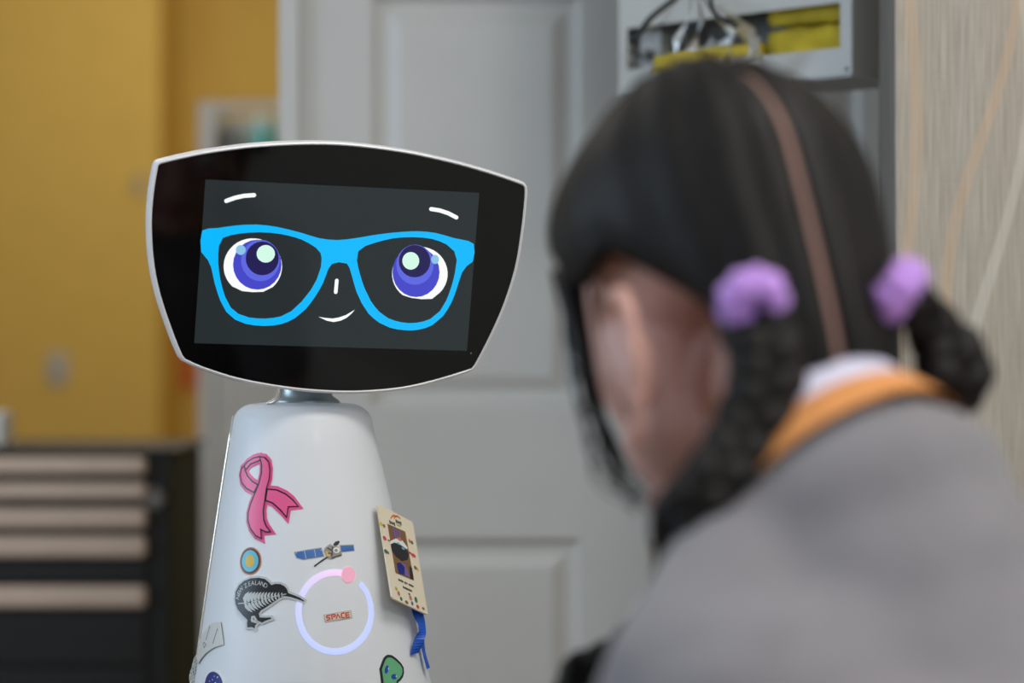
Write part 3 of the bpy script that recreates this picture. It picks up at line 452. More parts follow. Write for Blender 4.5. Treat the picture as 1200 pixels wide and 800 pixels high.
scr = decal('screen', [SCREEN], hmap, -.0001, M['screen'], robot, .0003, label='lit dark grey display showing a cartoon face')
L1, L2, L3, L4, L5 = .00005, .0001, .00015, .0002, .00025
decal('glasses', [densify(G_OUT), densify(G_L), densify(G_R)], hmap, L1, G['cyan'], scr, .0001, label='bright blue drawn glasses')
for k, e in (('L', EYE_L), ('R', EYE_R)):
    decal('eye', [e], hmap, L1, G['white'], scr, .0001)
for e in (L_IRIS, R_IRIS): decal('iris', [e], hmap, L2, G['iris'], scr, .0001)
for e in (L_GLOW, R_GLOW): decal('iris_glow', [e], hmap, L3, G['glow'], scr, .0001)
for e in (L_PUP, R_PUP): decal('pupil', [e], hmap, L4, G['pupil'], scr, .0001)
for e in (L_HI, R_HI): decal('eye_highlight', [e], hmap, L5, G['hi'], scr, .0001)
for e in (L_HI2, R_HI2): decal('small_highlight', [e], hmap, L5, G['hi2'], scr, .0001)
for e in (BROW_L, BROW_R): decal('eyebrow', stroke(e, .0034, capn=6), hmap, L1, G['white'], scr, .0001)
decal('nose', stroke(NOSE, .0031, capn=6), hmap, L1, G['white'], scr, .0001)
decal('mouth', [MOUTH], hmap, L1, G['white'], scr, .0001)
decal_many('camera_dot', [oval((.1205, -.0685), .0006, .0006, 8)], hmap, .0001, S['steel'], robot, .0003)

# light ring under the shell
rm = bpy.data.materials.new('light_ring_glow'); rm.use_nodes = True
nt = rm.node_tree; at_ = nt.nodes.new('ShaderNodeAttribute'); at_.attribute_name = 'Col'
nt.nodes['Principled BSDF'].inputs['Base Color'].default_value = (.3, .3, .3, 1)
nt.links.new(at_.outputs['Color'], nt.nodes['Principled BSDF'].inputs['Emission Color']); nt.nodes['Principled BSDF'].inputs['Emission Strength'].default_value = .82
n = len(RING); wv = .0052
rc = Vector((sum(p[0] for p in RING)/n, sum(p[1] for p in RING)/n))
rings = []
for a, b in RING:
    d = (Vector((a, b))-rc).normalized()*wv/2
    rings.append([bmap(a+d.x, b+d.y, .0001), bmap(a+d.x, b+d.y, .0003), bmap(a, b, .00045), bmap(a-d.x, b-d.y, .0003), bmap(a-d.x, b-d.y, .0001)])
ro = obj('light_ring', loft(rings, closed=False, cap0=False, cap1=False), rm, robot, 'glowing lavender light ring')
ca = ro.data.color_attributes.new('Col', 'FLOAT_COLOR', 'POINT')
for i in range(n):
    t = i/(n-1); pk, lv, bl = Vector(lin((252, 196, 244))[:3]), Vector(lin((206, 200, 252))[:3]), Vector(lin((178, 196, 255))[:3])
    c = pk.lerp(lv, min(1, t/.22)) if t < .22 else lv.lerp(bl, min(1, (t-.22)/.2))
    for k in range(5): ca.data[i*5+k].color = tuple(c)+(1,)
m_pk = glow('ring_pink_glow', (255, 182, 206), .8)
decal('ring_light_dot', [RING_DOT], bmap, .0008, m_pk, robot, .0006, step=.003, label='glowing pink dot on the ring')

# stickers on the body
def sticker(*a, **k): return decal(*a, bmap, *k.pop('o'), robot, step=.004, **k)
rb = decal_many('ribbon_sticker', [stroke(L, .0062, True) for L in (RIB_A, RIB_B, RIB_C, RIB_D)], bmap, .0005, S['halo'], robot, .0005, label='pink looped awareness ribbon sticker')
decal_many('ribbon_band', [RIB_B, RIB_C, RIB_D, RIB_A], bmap, .0007, S['pink'], rb, .0002, .004)
for L in (RIB_B, RIB_C, RIB_D): decal('outline', stroke(L, .0011, True), bmap, .0009, S['ink'], rb)
decal('ribbon_band', [RIB_A], bmap, .0011, S['pink'], rb, .0002, .004)
decal('outline', stroke(RIB_A, .0011, True), bmap, .0013, S['ink'], rb)
# round sticker, left as plain coloured rings
rs = decal('round_sticker', [oval(ROUND_C, .0122, .0113, 32)], bmap, .0004, S['copper'], robot, .0004, .004, label='small round sticker with copper rim and blue field')
decal('ring_print', [oval(ROUND_C, .0112, .0104, 32)], bmap, .0005, S['maroon'], rs, .0001, .004)
decal('blue_field', [oval(ROUND_C, .0094, .0088, 32)], bmap, .0006, S['cyan'], rs, .0001, .004)
decal('amber_disc', [oval(ROUND_C, .0052, .0052, 24)], bmap, .0007, S['amber'], rs, .0001, .004)
# kiwi bird
kw = decal_many('kiwi_sticker', [stroke(KIWI, .0034, True), KIWI], bmap, .0009, S['silver'], robot, .0009, .004, label='black kiwi bird sticker with a silver fern')
decal('bird_print', [KIWI], bmap, .0011, S['black'], kw, .0002, .004)
decal('fern_stem', stroke(FERN, .0007), bmap, .0012, S['silver'], kw, .0001)
decal_many('fern_leaf', FERN_LEAVES, bmap, .0012, S['silver'], kw, .0001)
tv = []
for ch, s, z, r in KIWI_TEXT:
    v, f = text2d(ch, .0052); tv.append(lay(xf2(v, (s, z), R_(r)), f, bmap, .0012, .0001))
obj('lettering', merge(*tv), S['silver'], kw, 'NEW ZEALAND lettering')
# satellite
st = decal_many('satellite_sticker', [stroke(L, .0014, True) for L in (SAT_L, SAT_R, SAT_B)], bmap, .0003, S['edge'], robot, .0003, label='satellite sticker with two blue solar panels')
decal_many('solar_panel', [SAT_L], bmap, .0005, S['sat_blue'], st, .0002, .004); decal_many('solar_panel', [SAT_R], bmap, .0005, S['sat_blue'], st, .0002, .004)
decal_many('panel_line', [stroke(L, .0004) for L in SAT_LINES], bmap, .0006, S['sat_line'], st, .0001)
decal('boom', stroke(SAT_BOOM, .0014, capn=5), bmap, .0005, S['black'], st)
decal('bus', [SAT_B], bmap, .0005, S['steel'], st, .0002, .004)
decal('gold_foil', [SAT_GOLD], bmap, .0006, S['gold'], st, .0001)
decal_many('strut', [stroke(L, .0012) for L in SAT_DARK], bmap, .0007, S['dark_steel'], st, .0001)
decal('drum', [SAT_C], bmap, .0008, S['white'], st, .0001); decal('drum_centre', [SAT_C2], bmap, .0009, S['steel'], st, .0001)
decal('dish', [SAT_DISH], bmap, .0008, S['black'], st, .0002)
# SPACE label
sp = decal('word_sticker', [SPACE_BASE], bmap, .0005, S['edge'], robot, .0005, .004, label='small beige sticker reading SPACE in red')
decal('beige_field', [inset(SPACE_BASE, .0009)], bmap, .0006, S['beige'], sp, .0001, .004)
decal_many('lettering', [stroke(L, .00105) for L in SPACE_LETTERS], bmap, .0007, S['red'], sp, .0001)
# torn tag, planet and alien at the bottom of the view
tg = decal('torn_tag', [TAG], bmap, .0016, S['tag'], robot, .0006, .004, label='torn pale tag stuck to the left edge')
decal_many('print_mark', [stroke(L, .0008) for L in TAG_MARKS], bmap, .0017, S['gray'], tg, .0001)
fib = []
for k in range(9):
    s0 = -.124-.004*random.random(); z0 = .786-.003*k
    fib.append(tube(spline([bmap(s0, z0, .001), bmap(s0-.004, z0-.006, .003+.002*random.random()), bmap(s0-.006+.006*random.random(), z0-.016, .004*random.random()+.001)], 6), .0005, 5))
obj('torn_fibre', merge(*fib), S['tag'], tg)
pl = decal('planet_sticker', [oval(BALL_C, .0148, .0132, 32)], bmap, .0004, S['white'], robot, .0004, .004, label='round navy starry sticker with white border')
decal('navy_disc', [oval(BALL_C, .0127, .0113, 32)], bmap, .0005, S['navy'], pl, .0001, .004)
decal_many('star', [oval((BALL_C[0]+a, BALL_C[1]+b), r, r, 8) for a, b, r in ((.001, .0078, .0004), (.0053, .0074, .0007), (-.001, .0047, .0005), (.0035, .0024, .0009), (-.005, .003, .0005), (.002, -.003, .0006))], bmap, .0006, S['white'], pl, .0001)
al = decal_many('alien_sticker', [stroke(ALIEN, .0022, True), ALIEN], bmap, .0004, S['black'], robot, .0004, .004, label='green alien head sticker with blue eyes')
decal('green_face', [inset(ALIEN, .0011)], bmap, .0006, S['green'], al, .0002, .004)
for e in (ALIEN_E1, ALIEN_E2): decal('alien_eye', [e], bmap, .0007, S['eye_blue'], al, .0001)
decal_many('eye_glint', ALIEN_G, bmap, .0008, S['sat_line'], al, .0001)

# name badge hanging on the robot's side
def at(px, py, Y): return Vector(((px-600)/2833.333*Y, Y, 1.05-(py-400)/2833.333*Y))
bTL, bTR, bBL = at(442.1, 589.6, 2.012), at(483.7, 611.5, 2.057), at(460, 700.7, 1.982)
bU, bV = bTR-bTL, bBL-bTL; bN = bU.cross(bV).normalized()
if bN.y > 0: bN = -bN
def cmap(u, v, off): return tuple(bTL+bU*u+bV*v+bN*off)
BW = bU.length; asp = BW/bV.length
badge = thing('name_badge', 'cream photo name badge hanging on the side of the robot', 'badge', tuple(bTL))
def bd(name, shapes, m, off, par): return decal_many(name, shapes, cmap, off, S[m], par, .0001)
card = decal('card', [[(.0, .02), (.03, 0), (.97, 0), (1, .02), (1, .98), (.97, 1), (.03, 1), (0, .98)]], cmap, 0, S['cream'], badge, .0016)
ph = bd('photo', [B_PHOTO], 'brown', .0002, badge)
bd('photo_face', [B_FACE], 'black', .0004, ph); bd('photo_rim', [B_CAP], 'white', .0004, ph); bd('photo_feathers', B_FEATH, 'purple', .0004, ph)
bd('photo_red', [B_RED], 'orange', .0005, ph); bd('photo_blue', [B_BLUE], 'navy', .0004, ph); bd('photo_pale', [B_PALE], 'purple', .0003, ph); bd('photo_dark', [B_DARK], 'black', .0004, ph)
bd('photo_eyes', [oval((.43+.12*k, .345+.03*k), .045, .012, 12) for k in (0, 1)], 'cyan', .0005, ph)
bd('logo_arc', [stroke(L, .018) for L in B_ARC], 'orange', .0002, badge)
def bars(seg, hh, n):
    (x0, y0), (x1, y1) = seg; out = []
    for k in range(n):
        if n > 9 and k in (5, 9): continue
        u = x0+(x1-x0)*(k+.1)/n; w = (x1-x0)/n*.72; v = y0+(y1-y0)*(k+.5)/n; h = hh*(1 if k % 3 else 1.35)
        out.append([(u, v-h/2), (u+w, v-h/2), (u+w, v+h/2), (u, v+h/2)])
    return out
bd('logo_lettering', bars(B_LOGO[0], .03, 4)+bars(B_LOGO[1], .03, 4), 'black', .0002, badge); bd('logo_strip', [stroke(B_LOGO2, .018)], 'lime', .0002, badge)
bd('name_lettering', bars(B_T1, .02, 15)+bars(B_T2, .02, 9), 'black', .0002, badge)
FM = {'pink': 'flag_pink', 'green': 'fig_green'}
for c, u, v, a, b in B_FIGS:
    bd('child_drawing', [oval((u, v), a*.9, b*.9, 10)], FM.get(c, c), .0003, badge)
hb = at(487, 690, 2.03)
def ribbon(pts, w):
    rings = []
    for x, y, Y, ang in pts:
        p = at(x, y, Y); d = Vector((math.cos(ang), math.sin(ang), .12))*w/2; t = Vector((0, .0005, 0))
        rings.append([p-d-t, p+d-t, p+d+t, p-d+t])
    return loft(rings)
obj('blue_ribbon', merge(ribbon(spline([Vector((486, 690, 2.045, .2)), Vector((489, 715, 2.03, .4)), Vector((495, 735, 2.025, 1.0)), Vector((491, 750, 2.02, .2)), Vector((486, 766, 2.02, .9))], 20), .0095)), M['blue_ribbon'], badge, 'short twisted blue satin ribbon')
obj('blue_ribbon', ribbon(spline([Vector((490, 705, 2.045, 1.2)), Vector((494, 745, 2.04, .9)), Vector((497, 765, 2.035, 1.2)), Vector((502, 783, 2.035, 1.1))], 16), .006), M['blue_ribbon'], badge)

# ------------------------------------------------------------------ person
YAW, PITCH, ROLL = R_(31), R_(-22), R_(1)
HC = Vector((.1145, 1.35, 1.0775)); HS = .975
HM = Matrix.Rotation(YAW, 3, 'Z') @ Matrix.Rotation(ROLL, 3, 'Y') @ Matrix.Rotation(PITCH, 3, 'X')
def h(x, y, z): return HC+HM @ (Vector((x, y, z))*HS)
def hr(*r): return [q*HS for q in r]
TY, TL_ = R_(30), R_(-45)
TM = Matrix.Rotation(TY, 3, 'Z') @ Matrix.Rotation(TL_, 3, 'X') @ Matrix.Rotation(R_(-8), 3, 'Y')
TN = Vector((.156, 1.27, 1.018))
def t(x, y, z): return TN+TM @ Vector((x, y, z))
FW = Vector((-math.sin(TY), math.cos(TY), 0)); RT = Vector((math.cos(TY), math.sin(TY), 0))
person = thing('person', 'person with dark parted pigtails and grey shirt seated facing the robot', 'person', (.28, 1.1, 0))
B = []
def shl(s): return t(.092, .06, -.14) if s > 0 else t(-.128, .055, -.12)
B += [ell(h(0, -.012, .035), hr(.074, .094, .083), HM), ell(h(0, .03, -.015), hr(.062, .062, .085), HM), ell(h(0, .03, -.07), hr(.052, .055, .045), HM),
      ell(h(0, .074, -.098), hr(.022, .02, .018), HM), ell(h(0, .05, -.03), hr(.06, .04, .03), HM), ell(h(0, .075, .03), hr(.05, .022, .03), HM)]
B += [cap(h(0, .094, -.002), h(0, .108, -.034), .006, .0105), cap(h(0, .104, -.036), h(.011, .096, -.038), .008, .006), cap(h(0, .104, -.036), h(-.011, .096, -.038), .008, .006)]
B += [cap(h(-.012, .09, -.064), h(.012, .09, -.064), .007, .007)]
for s in (-1, 1):
    B += [cap(h(s*.018, .088, .014), h(s*.046, .078, .014), .009, .008), cap(h(s*.02, .084, -.02), h(s*.04, .076, -.022), .009, .009)]
    e = lambda y, z: h(s*(.077+max(0, -y)*.35), y, z)
    B += [ell(h(s*.073, -.006, -.048), hr(.009, .018, .03), HM)]
    rim = [(.010, -.012), (.012, .004), (.006, .016), (-.006, .02), (-.018, .016), (-.023, .003), (-.02, -.016), (-.012, -.032), (-.002, -.046), (.006, -.05)]
    q = [e(y*1.2-.008, z*1.15-.034) for y, z in rim]
    B += [cap(a, b, .0052, .0052) for a, b in zip(q, q[1:])]+[ell(e(-.004, -.088), hr(.006, .008, .009), HM)]
neck_top = h(0, -.03, -.065)
B += [cap(neck_top, t(0, .016, -.01), .044, .049), cap(t(0, .016, -.01), t(0, .03, -.06), .05, .056)]
B += [ell(t(0, .055, -.17), (.092, .075, .13), TM), ell(t(0, .045, -.3), (.105, .075, .15), TM), ell(t(0, .05, -.45), (.13, .095, .1), TM)]
for s in (-1, 1): B += [cap(t(s*.035, .03, -.05), shl(s), .034, .038)]
knee, ankle, hand = {}, {}, {}
hip0 = t(0, .05, -.46)
for s in (-1, 1):
    hip = hip0+RT*s*.07; kn = hip0+FW*.4+RT*s*.1; kn.z = .555; an = kn-FW*.05+RT*s*.01; an.z = .075
    B += [cap(hip, kn, .075, .052), cap(kn, kn*.55+an*.45, .05, .05), cap(kn*.55+an*.45, an, .05, .034), cap(an, an+FW*.13+Vector((0, 0, -.035)), .034, .026)]
    knee[s], ankle[s] = kn, an
    sh = shl(s); el = sh+FW*.05+RT*s*.05; el.z = .70; wr = hip0*.35+kn*.65+Vector((0, 0, .085))-RT*s*.005
    B += [cap(sh, el, .038, .031), cap(el, wr, .031, .021)]
    d = (kn-wr); d.z = 0; d.normalize(); d.z = -.08; d.normalize(); rt = d.cross(Vector((0, 0, 1))).normalized()
    pm = wr+d*.045
    B += [ell(pm, (.034, .045, .014), Matrix((rt, d, rt.cross(d))).transposed())]
    for k, (off, ln) in enumerate(((-.027, .064), (-.009, .074), (.009, .07), (.026, .056))):
        a = wr+d*.08+rt*off; up = Vector((0, 0, 1))
        p1 = a+d*ln*.42+rt*off*.12+up*.003; p2 = p1+d*ln*.33-up*.009; p3 = p2+d*ln*.25-up*.013
        B += chain([(*a, .0088), (*p1, .0082), (*p2, .0076), (*p3, .0068)]) and [chain([(*a, .0088), (*p1, .0082), (*p2, .0076), (*p3, .0068)])]
    th0 = wr+d*.022-rt*s*.026; th1 = th0+d*.03-rt*s*.018; th2 = th1+d*.027-rt*s*.005-Vector((0, 0, .008))
    B += [chain([(*th0, .012), (*th1, .0095), (*th2, .0078)])]
body_o = obj('body', fuse(merge(*B), .0034, 3), M['skin'], person, 'bare skin of face, neck and hands', smooth=True)
# face
for s in (-1, 1):
    ey = obj('eye', ell(h(s*.031, .0795, -.004), hr(.0122, .012, .0105), HM), M['eye'], person, smooth=True)
    obj('iris', ell(h(s*.031, .0902, -.006), hr(.0054, .0022, .0054), HM, ICO2), M['iris'], ey, smooth=True)
    obj('eyebrow', tube(spline([h(s*.016, .0985, .02), h(s*.032, .0955, .026), h(s*.048, .085, .021)], 8), [.002, .003, .0034, .0034, .0034, .003, .0025, .002, .0012], 6), M['hair'], person, smooth=True)
obj('lips', merge(tube(spline([h(-.022, .0885, -.064), h(-.006, .0985, -.0605), h(0, .099, -.062), h(.006, .0985, -.0605), h(.022, .0885, -.064)], 12), [.0015+.0028*math.sin(PI*k/12) for k in range(13)], 7),
                  tube(spline([h(-.021, .0885, -.065), h(0, .0985, -.0685), h(.021, .0885, -.065)], 12), [.0015+.0038*math.sin(PI*k/12) for k in range(13)], 7)), M['lips'], person, smooth=True)
# clothes
Sh = [ell(t(0, .055, -.16), (.104, .09, .13), TM), ell(t(0, .045, -.28), (.122, .09, .16), TM), ell(t(0, .05, -.42), (.142, .105, .1), TM), ell(t(0, .021, -.071), (.085, .081, .05), TM), ell(t(0, .04, -.11), (.096, .086, .08), TM), cap(t(-.115, .055, -.15), t(.085, .055, -.16), .072, .072), cap(t(-.1, .05, -.23), t(.085, .05, -.23), .08, .08)]
for s in (-1, 1):
    sh = shl(s); el = sh+FW*.05+RT*s*.05; el.z = .70
    Sh += [cap(t(s*.032, .03, -.045), sh, .043, .05), cap(sh, sh*.35+el*.65, .05, .046)]
obj('shirt', fuse(merge(*Sh), .006, 16), M['shirt'], person, 'plain grey short sleeved shirt', smooth=True)
Tr = [ell(t(0, .05, -.46), (.146, .108, .09), TM)]
for s in (-1, 1):
    hip = hip0+RT*s*.07; kn, an = knee[s], ankle[s]
    Tr += [cap(hip, kn, .084, .06), cap(kn, an+Vector((0, 0, .03)), .06, .047)]
obj('trousers', fuse(merge(*Tr), .008, 3), M['denim'], person, smooth=True)
for s in (-1, 1):
    an = ankle[s]; a = an-FW*.02; a.z = .045; b = an+FW*.15; b.z = .036
    obj('shoe', fuse(merge(cap(a, b, .043, .035), ell(an+Vector((0, 0, -.02)), (.042, .042, .05)), box(-.036, .036, -.06, .185, .002, .02, Matrix.Translation((an.x, an.y, 0)) @ Matrix.Rotation(TY, 4, 'Z'))), .006, 3), M['shoe'], person, smooth=True)
def band(prof, m, name, lab):
    rings = []
    for z, rx, ry, oy, ox in prof: rings.append([t(ox+rx*math.sin(2*PI*i/40), oy+ry*math.cos(2*PI*i/40), z) for i in range(40)])
    return obj(name, loft(rings, False, False), m, person, lab, smooth=True)
band([(-.045, .076, .074, .018, 0), (-.034, .0695, .0685, .016, 0), (-.025, .064, .063, .014, 0), (-.023, .061, .06, .014, 0), (-.03, .055, .054, .014, 0)], M['orange'], 'inner_collar', 'orange collar showing above the grey shirt')
band([(-.03, .0595, .0585, .014, 0), (-.022, .0605, .0595, .014, 0), (-.011, .0585, .0575, .014, 0), (-.008, .056, .055, .014, 0), (-.010, .052, .051, .014, 0), (-.025, .049, .048, .014, 0)], M['lavender'], 'neck_band', 'pale lavender band around the neck')

# hair: cap split by the parting, two braids, loose strands
def hairline(phi):                         # phi from the face (0) to the back (180)
    k = [(0, .088), (30, .08), (52, .05), (62, .022), (72, .006), (84, .008), (95, .012), (108, -.012), (122, -.04), (140, -.088), (160, -.132), (180, -.14)]
    for (a, u), (b, v) in zip(k, k[1:]):
        if phi <= b: return u+(v-u)*(phi-a)/(b-a)
    return k[-1][1]
def part(phi, lat, x):                     # the parting swerves a little to the left down the back
    a = math.degrees(math.atan2(math.sin(lat), math.cos(lat)*math.cos(R_(phi)))) % 360
    return -.0215*max(0, math.sin(PI*(a-80)/176))*math.exp(-(x/.05)**2) if 80 < a < 256 else 0
def half(s):
    rows_ = []; N, Mr = 40, 34
    for i in range(N+1):
        phi = 180*i/N; row = []
        zl = hairline(phi)-(.06*min(1, max(0, (phi-50)/25)) if s > 0 and phi < 140 else 0)
        if s > 0: zl = max(zl, -.145)
        for j in range(Mr+1):
            u = j/Mr; p = R_(phi)
            sth = u*PI*.5
            z1, z0 = .13, zl
            lat = R_(90)*(1-u)+math.asin(max(-1, min(1, (zl-.035)/.15)))*u
            cl = math.cos(lat if lat > 0 else lat*.6); cx, cy = cl*math.sin(p), cl*math.cos(p)
            x, y, z = cx*.089, -.012+cy*.110, .035+math.sin(lat)*(.092 if lat > 0 else .15)
            if z < .02 and y < -.03: k = (.02-z)/.1; x *= 1-(.2 if s < 0 or phi > 150 else .12)*k
            groove = .0018*math.sin(phi*1.4+u*9)+.0012*math.sin(phi*3.1)
            th = min(1, x/.012)
            edge = min(1, (1-u)/.08)
            f = 1+(groove/.09)*th-.05*(1-th)*(1 if y < .06 else .5)-.05*(1-edge)
            row.append(h(s*max(.0027, x*f+.0006)+part(phi, lat, x), -.012+(y+.012)*f, .035+(z-.035)*f))
        rows_.append(row)
    vs = [tuple(q) for r in rows_ for q in r]; fs = []
    for i in range(N):
        for j in range(Mr):
            a = i*(Mr+1)+j; fs.append([a, a+1, a+Mr+2, a+Mr+1])
    return vs, fs
hair = obj('hair', merge(half(-1), half(1)), M['hair'], person, 'dark brown hair pulled back in two halves', smooth=True)
so = hair.modifiers.new('thick', 'SOLIDIFY'); so.thickness = .006; so.offset = -1
def mid(a, dr):                            # centre line of the head from the brow (60) over the top to the nape
    c, q = math.cos(R_(a)), math.sin(R_(a)); c = c if q > 0 else -math.cos(math.asin(q)*.6); y = -.012+c*(.110*.95+dr); z = .035+q*((.092 if q > 0 else .15)*.95+dr)
    return y, z
obj('hair_parting', loft([[h(x*.005-.0215*max(0, math.sin(PI*(a-80)/176)), *mid(a, -.0012)) for x in (-1, 0, 1)] for a in range(58, 256, 3)], False, False, closed=False), M['scalp'], person, 'pale scalp line of the centre parting', smooth=True)
def braid(path, rad_, turns, n=110):
    P = spline(path, n); out = []
    for k in range(3):
        pts, rr = [], []
        for i, p in enumerate(P):
            a = P[max(0, i-1)]; b = P[min(n, i+1)]; tg_ = (Vector(b[:3])-Vector(a[:3])).normalized()
            sd = tg_.cross(Vector((0, -1, .2))).normalized(); up = tg_.cross(sd)
            u = i/n; ph = 2*PI*(turns*u+k/3); R = p[3]
            pts.append(Vector(p[:3])+sd*math.sin(ph)*R*.52+up*math.sin(2*ph)*R*.28); rr.append(R*.6*(1 if u < .93 else max(.15, (1-u)/.07)))
        out.append(tube(pts, rr, 10))
    return merge(*out)
tieL, tieR = h(-.056, -.083, -.05), h(.05, -.09, -.05)
def v4(p, r): return Vector((p[0], p[1], p[2], r))
lb = [v4(tieL, .015), v4(at(893, 395, 1.225), .018), v4(at(898, 450, 1.22), .0185), v4(at(872, 515, 1.215), .018), v4(at(835, 565, 1.205), .016), v4(at(795, 607, 1.215), .0135), v4(at(795, 655, 1.29), .012), v4(at(772, 712, 1.355), .011), v4(at(725, 768, 1.39), .012), v4(at(674, 800, 1.39), .012), v4(at(668, 880, 1.37), .004)]
obj('braid', braid(lb, .018, 6), M['hair'], hair, 'long braid lying over the left shoulder', smooth=True)
rb_ = [v4(tieR, .010), v4(at(1066, 352, 1.285), .0115), v4(at(1092, 384, 1.315), .0145), v4(at(1114, 420, 1.315), .019), v4(at(1120, 450, 1.315), .018), v4(at(1108, 476, 1.315), .008)]
obj('braid', braid(rb_, .016, 2), M['hair'], hair, 'short bunched pigtail on the right', smooth=True)
def ruffle(c, axis, R, r):
    q = axis.to_track_quat('Z', 'Y').to_matrix(); rings = []
    for i in range(48):
        a = 2*PI*i/48; w = 1+.12*math.sin(a*9)
        rings.append([Vector(c)+q @ Vector(((R+r*w*math.cos(2*PI*j/12))*math.cos(a), (R+r*w*math.cos(2*PI*j/12))*math.sin(a), r*1.25*w*math.sin(2*PI*j/12))) for j in range(12)])
    rings.append(rings[0]); return loft(rings, False, False)
obj('scrunchie', ruffle(at(882, 352, 1.222), Vector((.2, -.75, -.55)).normalized(), .0105, .008), M['lilac'], person, 'lilac hair tie on the left pigtail', smooth=True)
obj('scrunchie', ruffle(at(1052, 340, 1.272), Vector((.75, -.1, -.55)).normalized(), .0105, .008), M['lilac'], person, 'lilac hair tie on the right pigtail', smooth=True)
stv = []
def strand(pts, r0, r1, n=16): 
    stv.append(tube(spline(pts, n), [r0+(r1-r0)*k/n for k in range(n+1)], 5))
strand([h(-.066, .05, .03), h(-.077, .034, -.012), h(-.078, .03, -.06), h(-.068, .035, -.105)], .0095, .002)
for k in range(16):
    j = lambda a: random.uniform(-a, a)
    strand([h(-.068+j(.004), .048+j(.008), .028), h(-.078+j(.003), .036+j(.008), -.02), at(690+j(16), 470, 1.32+j(.02)), at(718+j(26), 545+j(15), 1.31+j(.02)), at(765+j(25), 598+j(14), 1.29)], .0011, .0004)
for k in range(5): strand([h(.05, .06, .04), h(.07, .05, -.02), h(.07, .055+random.uniform(-.01, .01), -.1)], .003, .0008)
obj('loose_strands', merge(*stv), M['hair'], hair, 'thin loose strands hanging before the ear', smooth=True)
# stool under the person
stz = hip0.z-.102
stool = thing('stool', 'round black stool under the seated person', 'stool', (hip0.x, hip0.y, 0))
o = obj('seat', lathe((hip0.x, hip0.y, stz-.05), [(.0, 0), (.15, 0), (.17, .012), (.17, .035), (.15, .05), (0, .052)], 36), M['black'], stool, smooth=True); smooth_angle(o, 50)
for k in range(4):
    a = PI/4+k*PI/2; c = Vector((hip0.x, hip0.y, 0)); d = Vector((math.cos(a), math.sin(a), 0))
    obj('leg', tube([c+d*.19+Vector((0, 0, .002)), c+d*.12+Vector((0, 0, stz-.05))], .011, 10), M['metal'], stool, smooth=True)
obj('foot_ring', tube([(hip0.x+.17*math.cos(2*PI*k/32), hip0.y+.17*math.sin(2*PI*k/32), .14) for k in range(33)], .007, 8), M['metal'], stool, smooth=True)

# ------------------------------------------------------------------ curtain at the right
def pxx(px, Y): return (px-600)/2833.333*Y
cm = bpy.data.materials.new('beige_woven_curtain'); cm.use_nodes = True
nt = cm.node_tree; pb = nt.nodes['Principled BSDF']; pb.inputs['Roughness'].default_value = .85; pb.inputs['Sheen Weight'].default_value = .15
uvn = nt.nodes.new('ShaderNodeUVMap'); uvn.uv_map = 'UVMap'; sep = nt.nodes.new('ShaderNodeSeparateXYZ'); nt.links.new(uvn.outputs[0], sep.inputs[0])
def mth(op, a, b=None):
    n = nt.nodes.new('ShaderNodeMath'); n.operation = op
    for i, v in enumerate((a, b)):
        if v is None: continue
        if isinstance(v, (int, float)): n.inputs[i].default_value = v
        else: nt.links.new(v, n.inputs[i])
    return n.outputs[0]
def mixc(f, a, b):
    n = nt.nodes.new('ShaderNodeMix'); n.data_type = 'RGBA'
    nt.links.new(f, n.inputs[0])
    for i, v in ((6, a), (7, b)):
        if isinstance(v, tuple): n.inputs[i].default_value = v
        else: nt.links.new(v, n.inputs[i])
    return n.outputs[2]
u, v = sep.outputs[0], sep.outputs[1]
nz = nt.nodes.new('ShaderNodeTexNoise'); nz.inputs['Scale'].default_value = 1; nz.inputs['Detail'].default_value = 3
mp = nt.nodes.new('ShaderNodeMapping'); mp.inputs['Scale'].default_value = (520, 14, 1); nt.links.new(uvn.outputs[0], mp.inputs[0]); nt.links.new(mp.outputs[0], nz.inputs['Vector'])
nz2 = nt.nodes.new('ShaderNodeTexNoise'); nz2.inputs['Scale'].default_value = 1
mp2 = nt.nodes.new('ShaderNodeMapping'); mp2.inputs['Scale'].default_value = (30, 700, 1); nt.links.new(uvn.outputs[0], mp2.inputs[0]); nt.links.new(mp2.outputs[0], nz2.inputs['Vector'])
lines = mth('ADD', mth('MULTIPLY', nz.outputs[0], .88), mth('MULTIPLY', nz2.outputs[0], .12))
rp = nt.nodes.new('ShaderNodeValToRGB'); rp.color_ramp.elements[0].position = .32; rp.color_ramp.elements[1].position = .68
rp.color_ramp.elements[0].color = lin((158, 150, 139)); rp.color_ramp.elements[1].color = lin((190, 182, 170)); nt.links.new(lines, rp.inputs[0])
col = rp.outputs[0]
def wave(u0, amp, k, ph, w, c, soft=.0015, per=.42):
    global col
    x = mth('ADD', mth('MULTIPLY', mth('SINE', mth('ADD', mth('MULTIPLY', v, k), ph)), amp), u0)
    d = mth('SUBTRACT', u, x); d = mth('ABSOLUTE', mth('SUBTRACT', d, mth('MULTIPLY', mth('ROUND', mth('DIVIDE', d, per)), per)))
    f = nt.nodes.new('ShaderNodeMapRange'); f.inputs[1].default_value = w-soft; f.inputs[2].default_value = w+soft; f.inputs[3].default_value = .34; f.inputs[4].default_value = 0
    nt.links.new(d, f.inputs[0]); col = mixc(f.outputs[0], col, lin(c))
k0 = 2*PI/.66
wave(.0885, .038, k0, PI/2-k0*1.42, .0058, (216, 178, 142))
wave(.0995, .036, k0, PI/2-k0*1.30, .0060, (226, 222, 212))
wave(.006, .016, k0, PI/2-k0*1.26, .006, (214, 182, 148), per=.5)
nt.links.new(col, pb.inputs['Base Color'])
bp = nt.nodes.new('ShaderNodeBump'); bp.inputs['Strength'].default_value = .5; bp.inputs['Distance'].default_value = .001
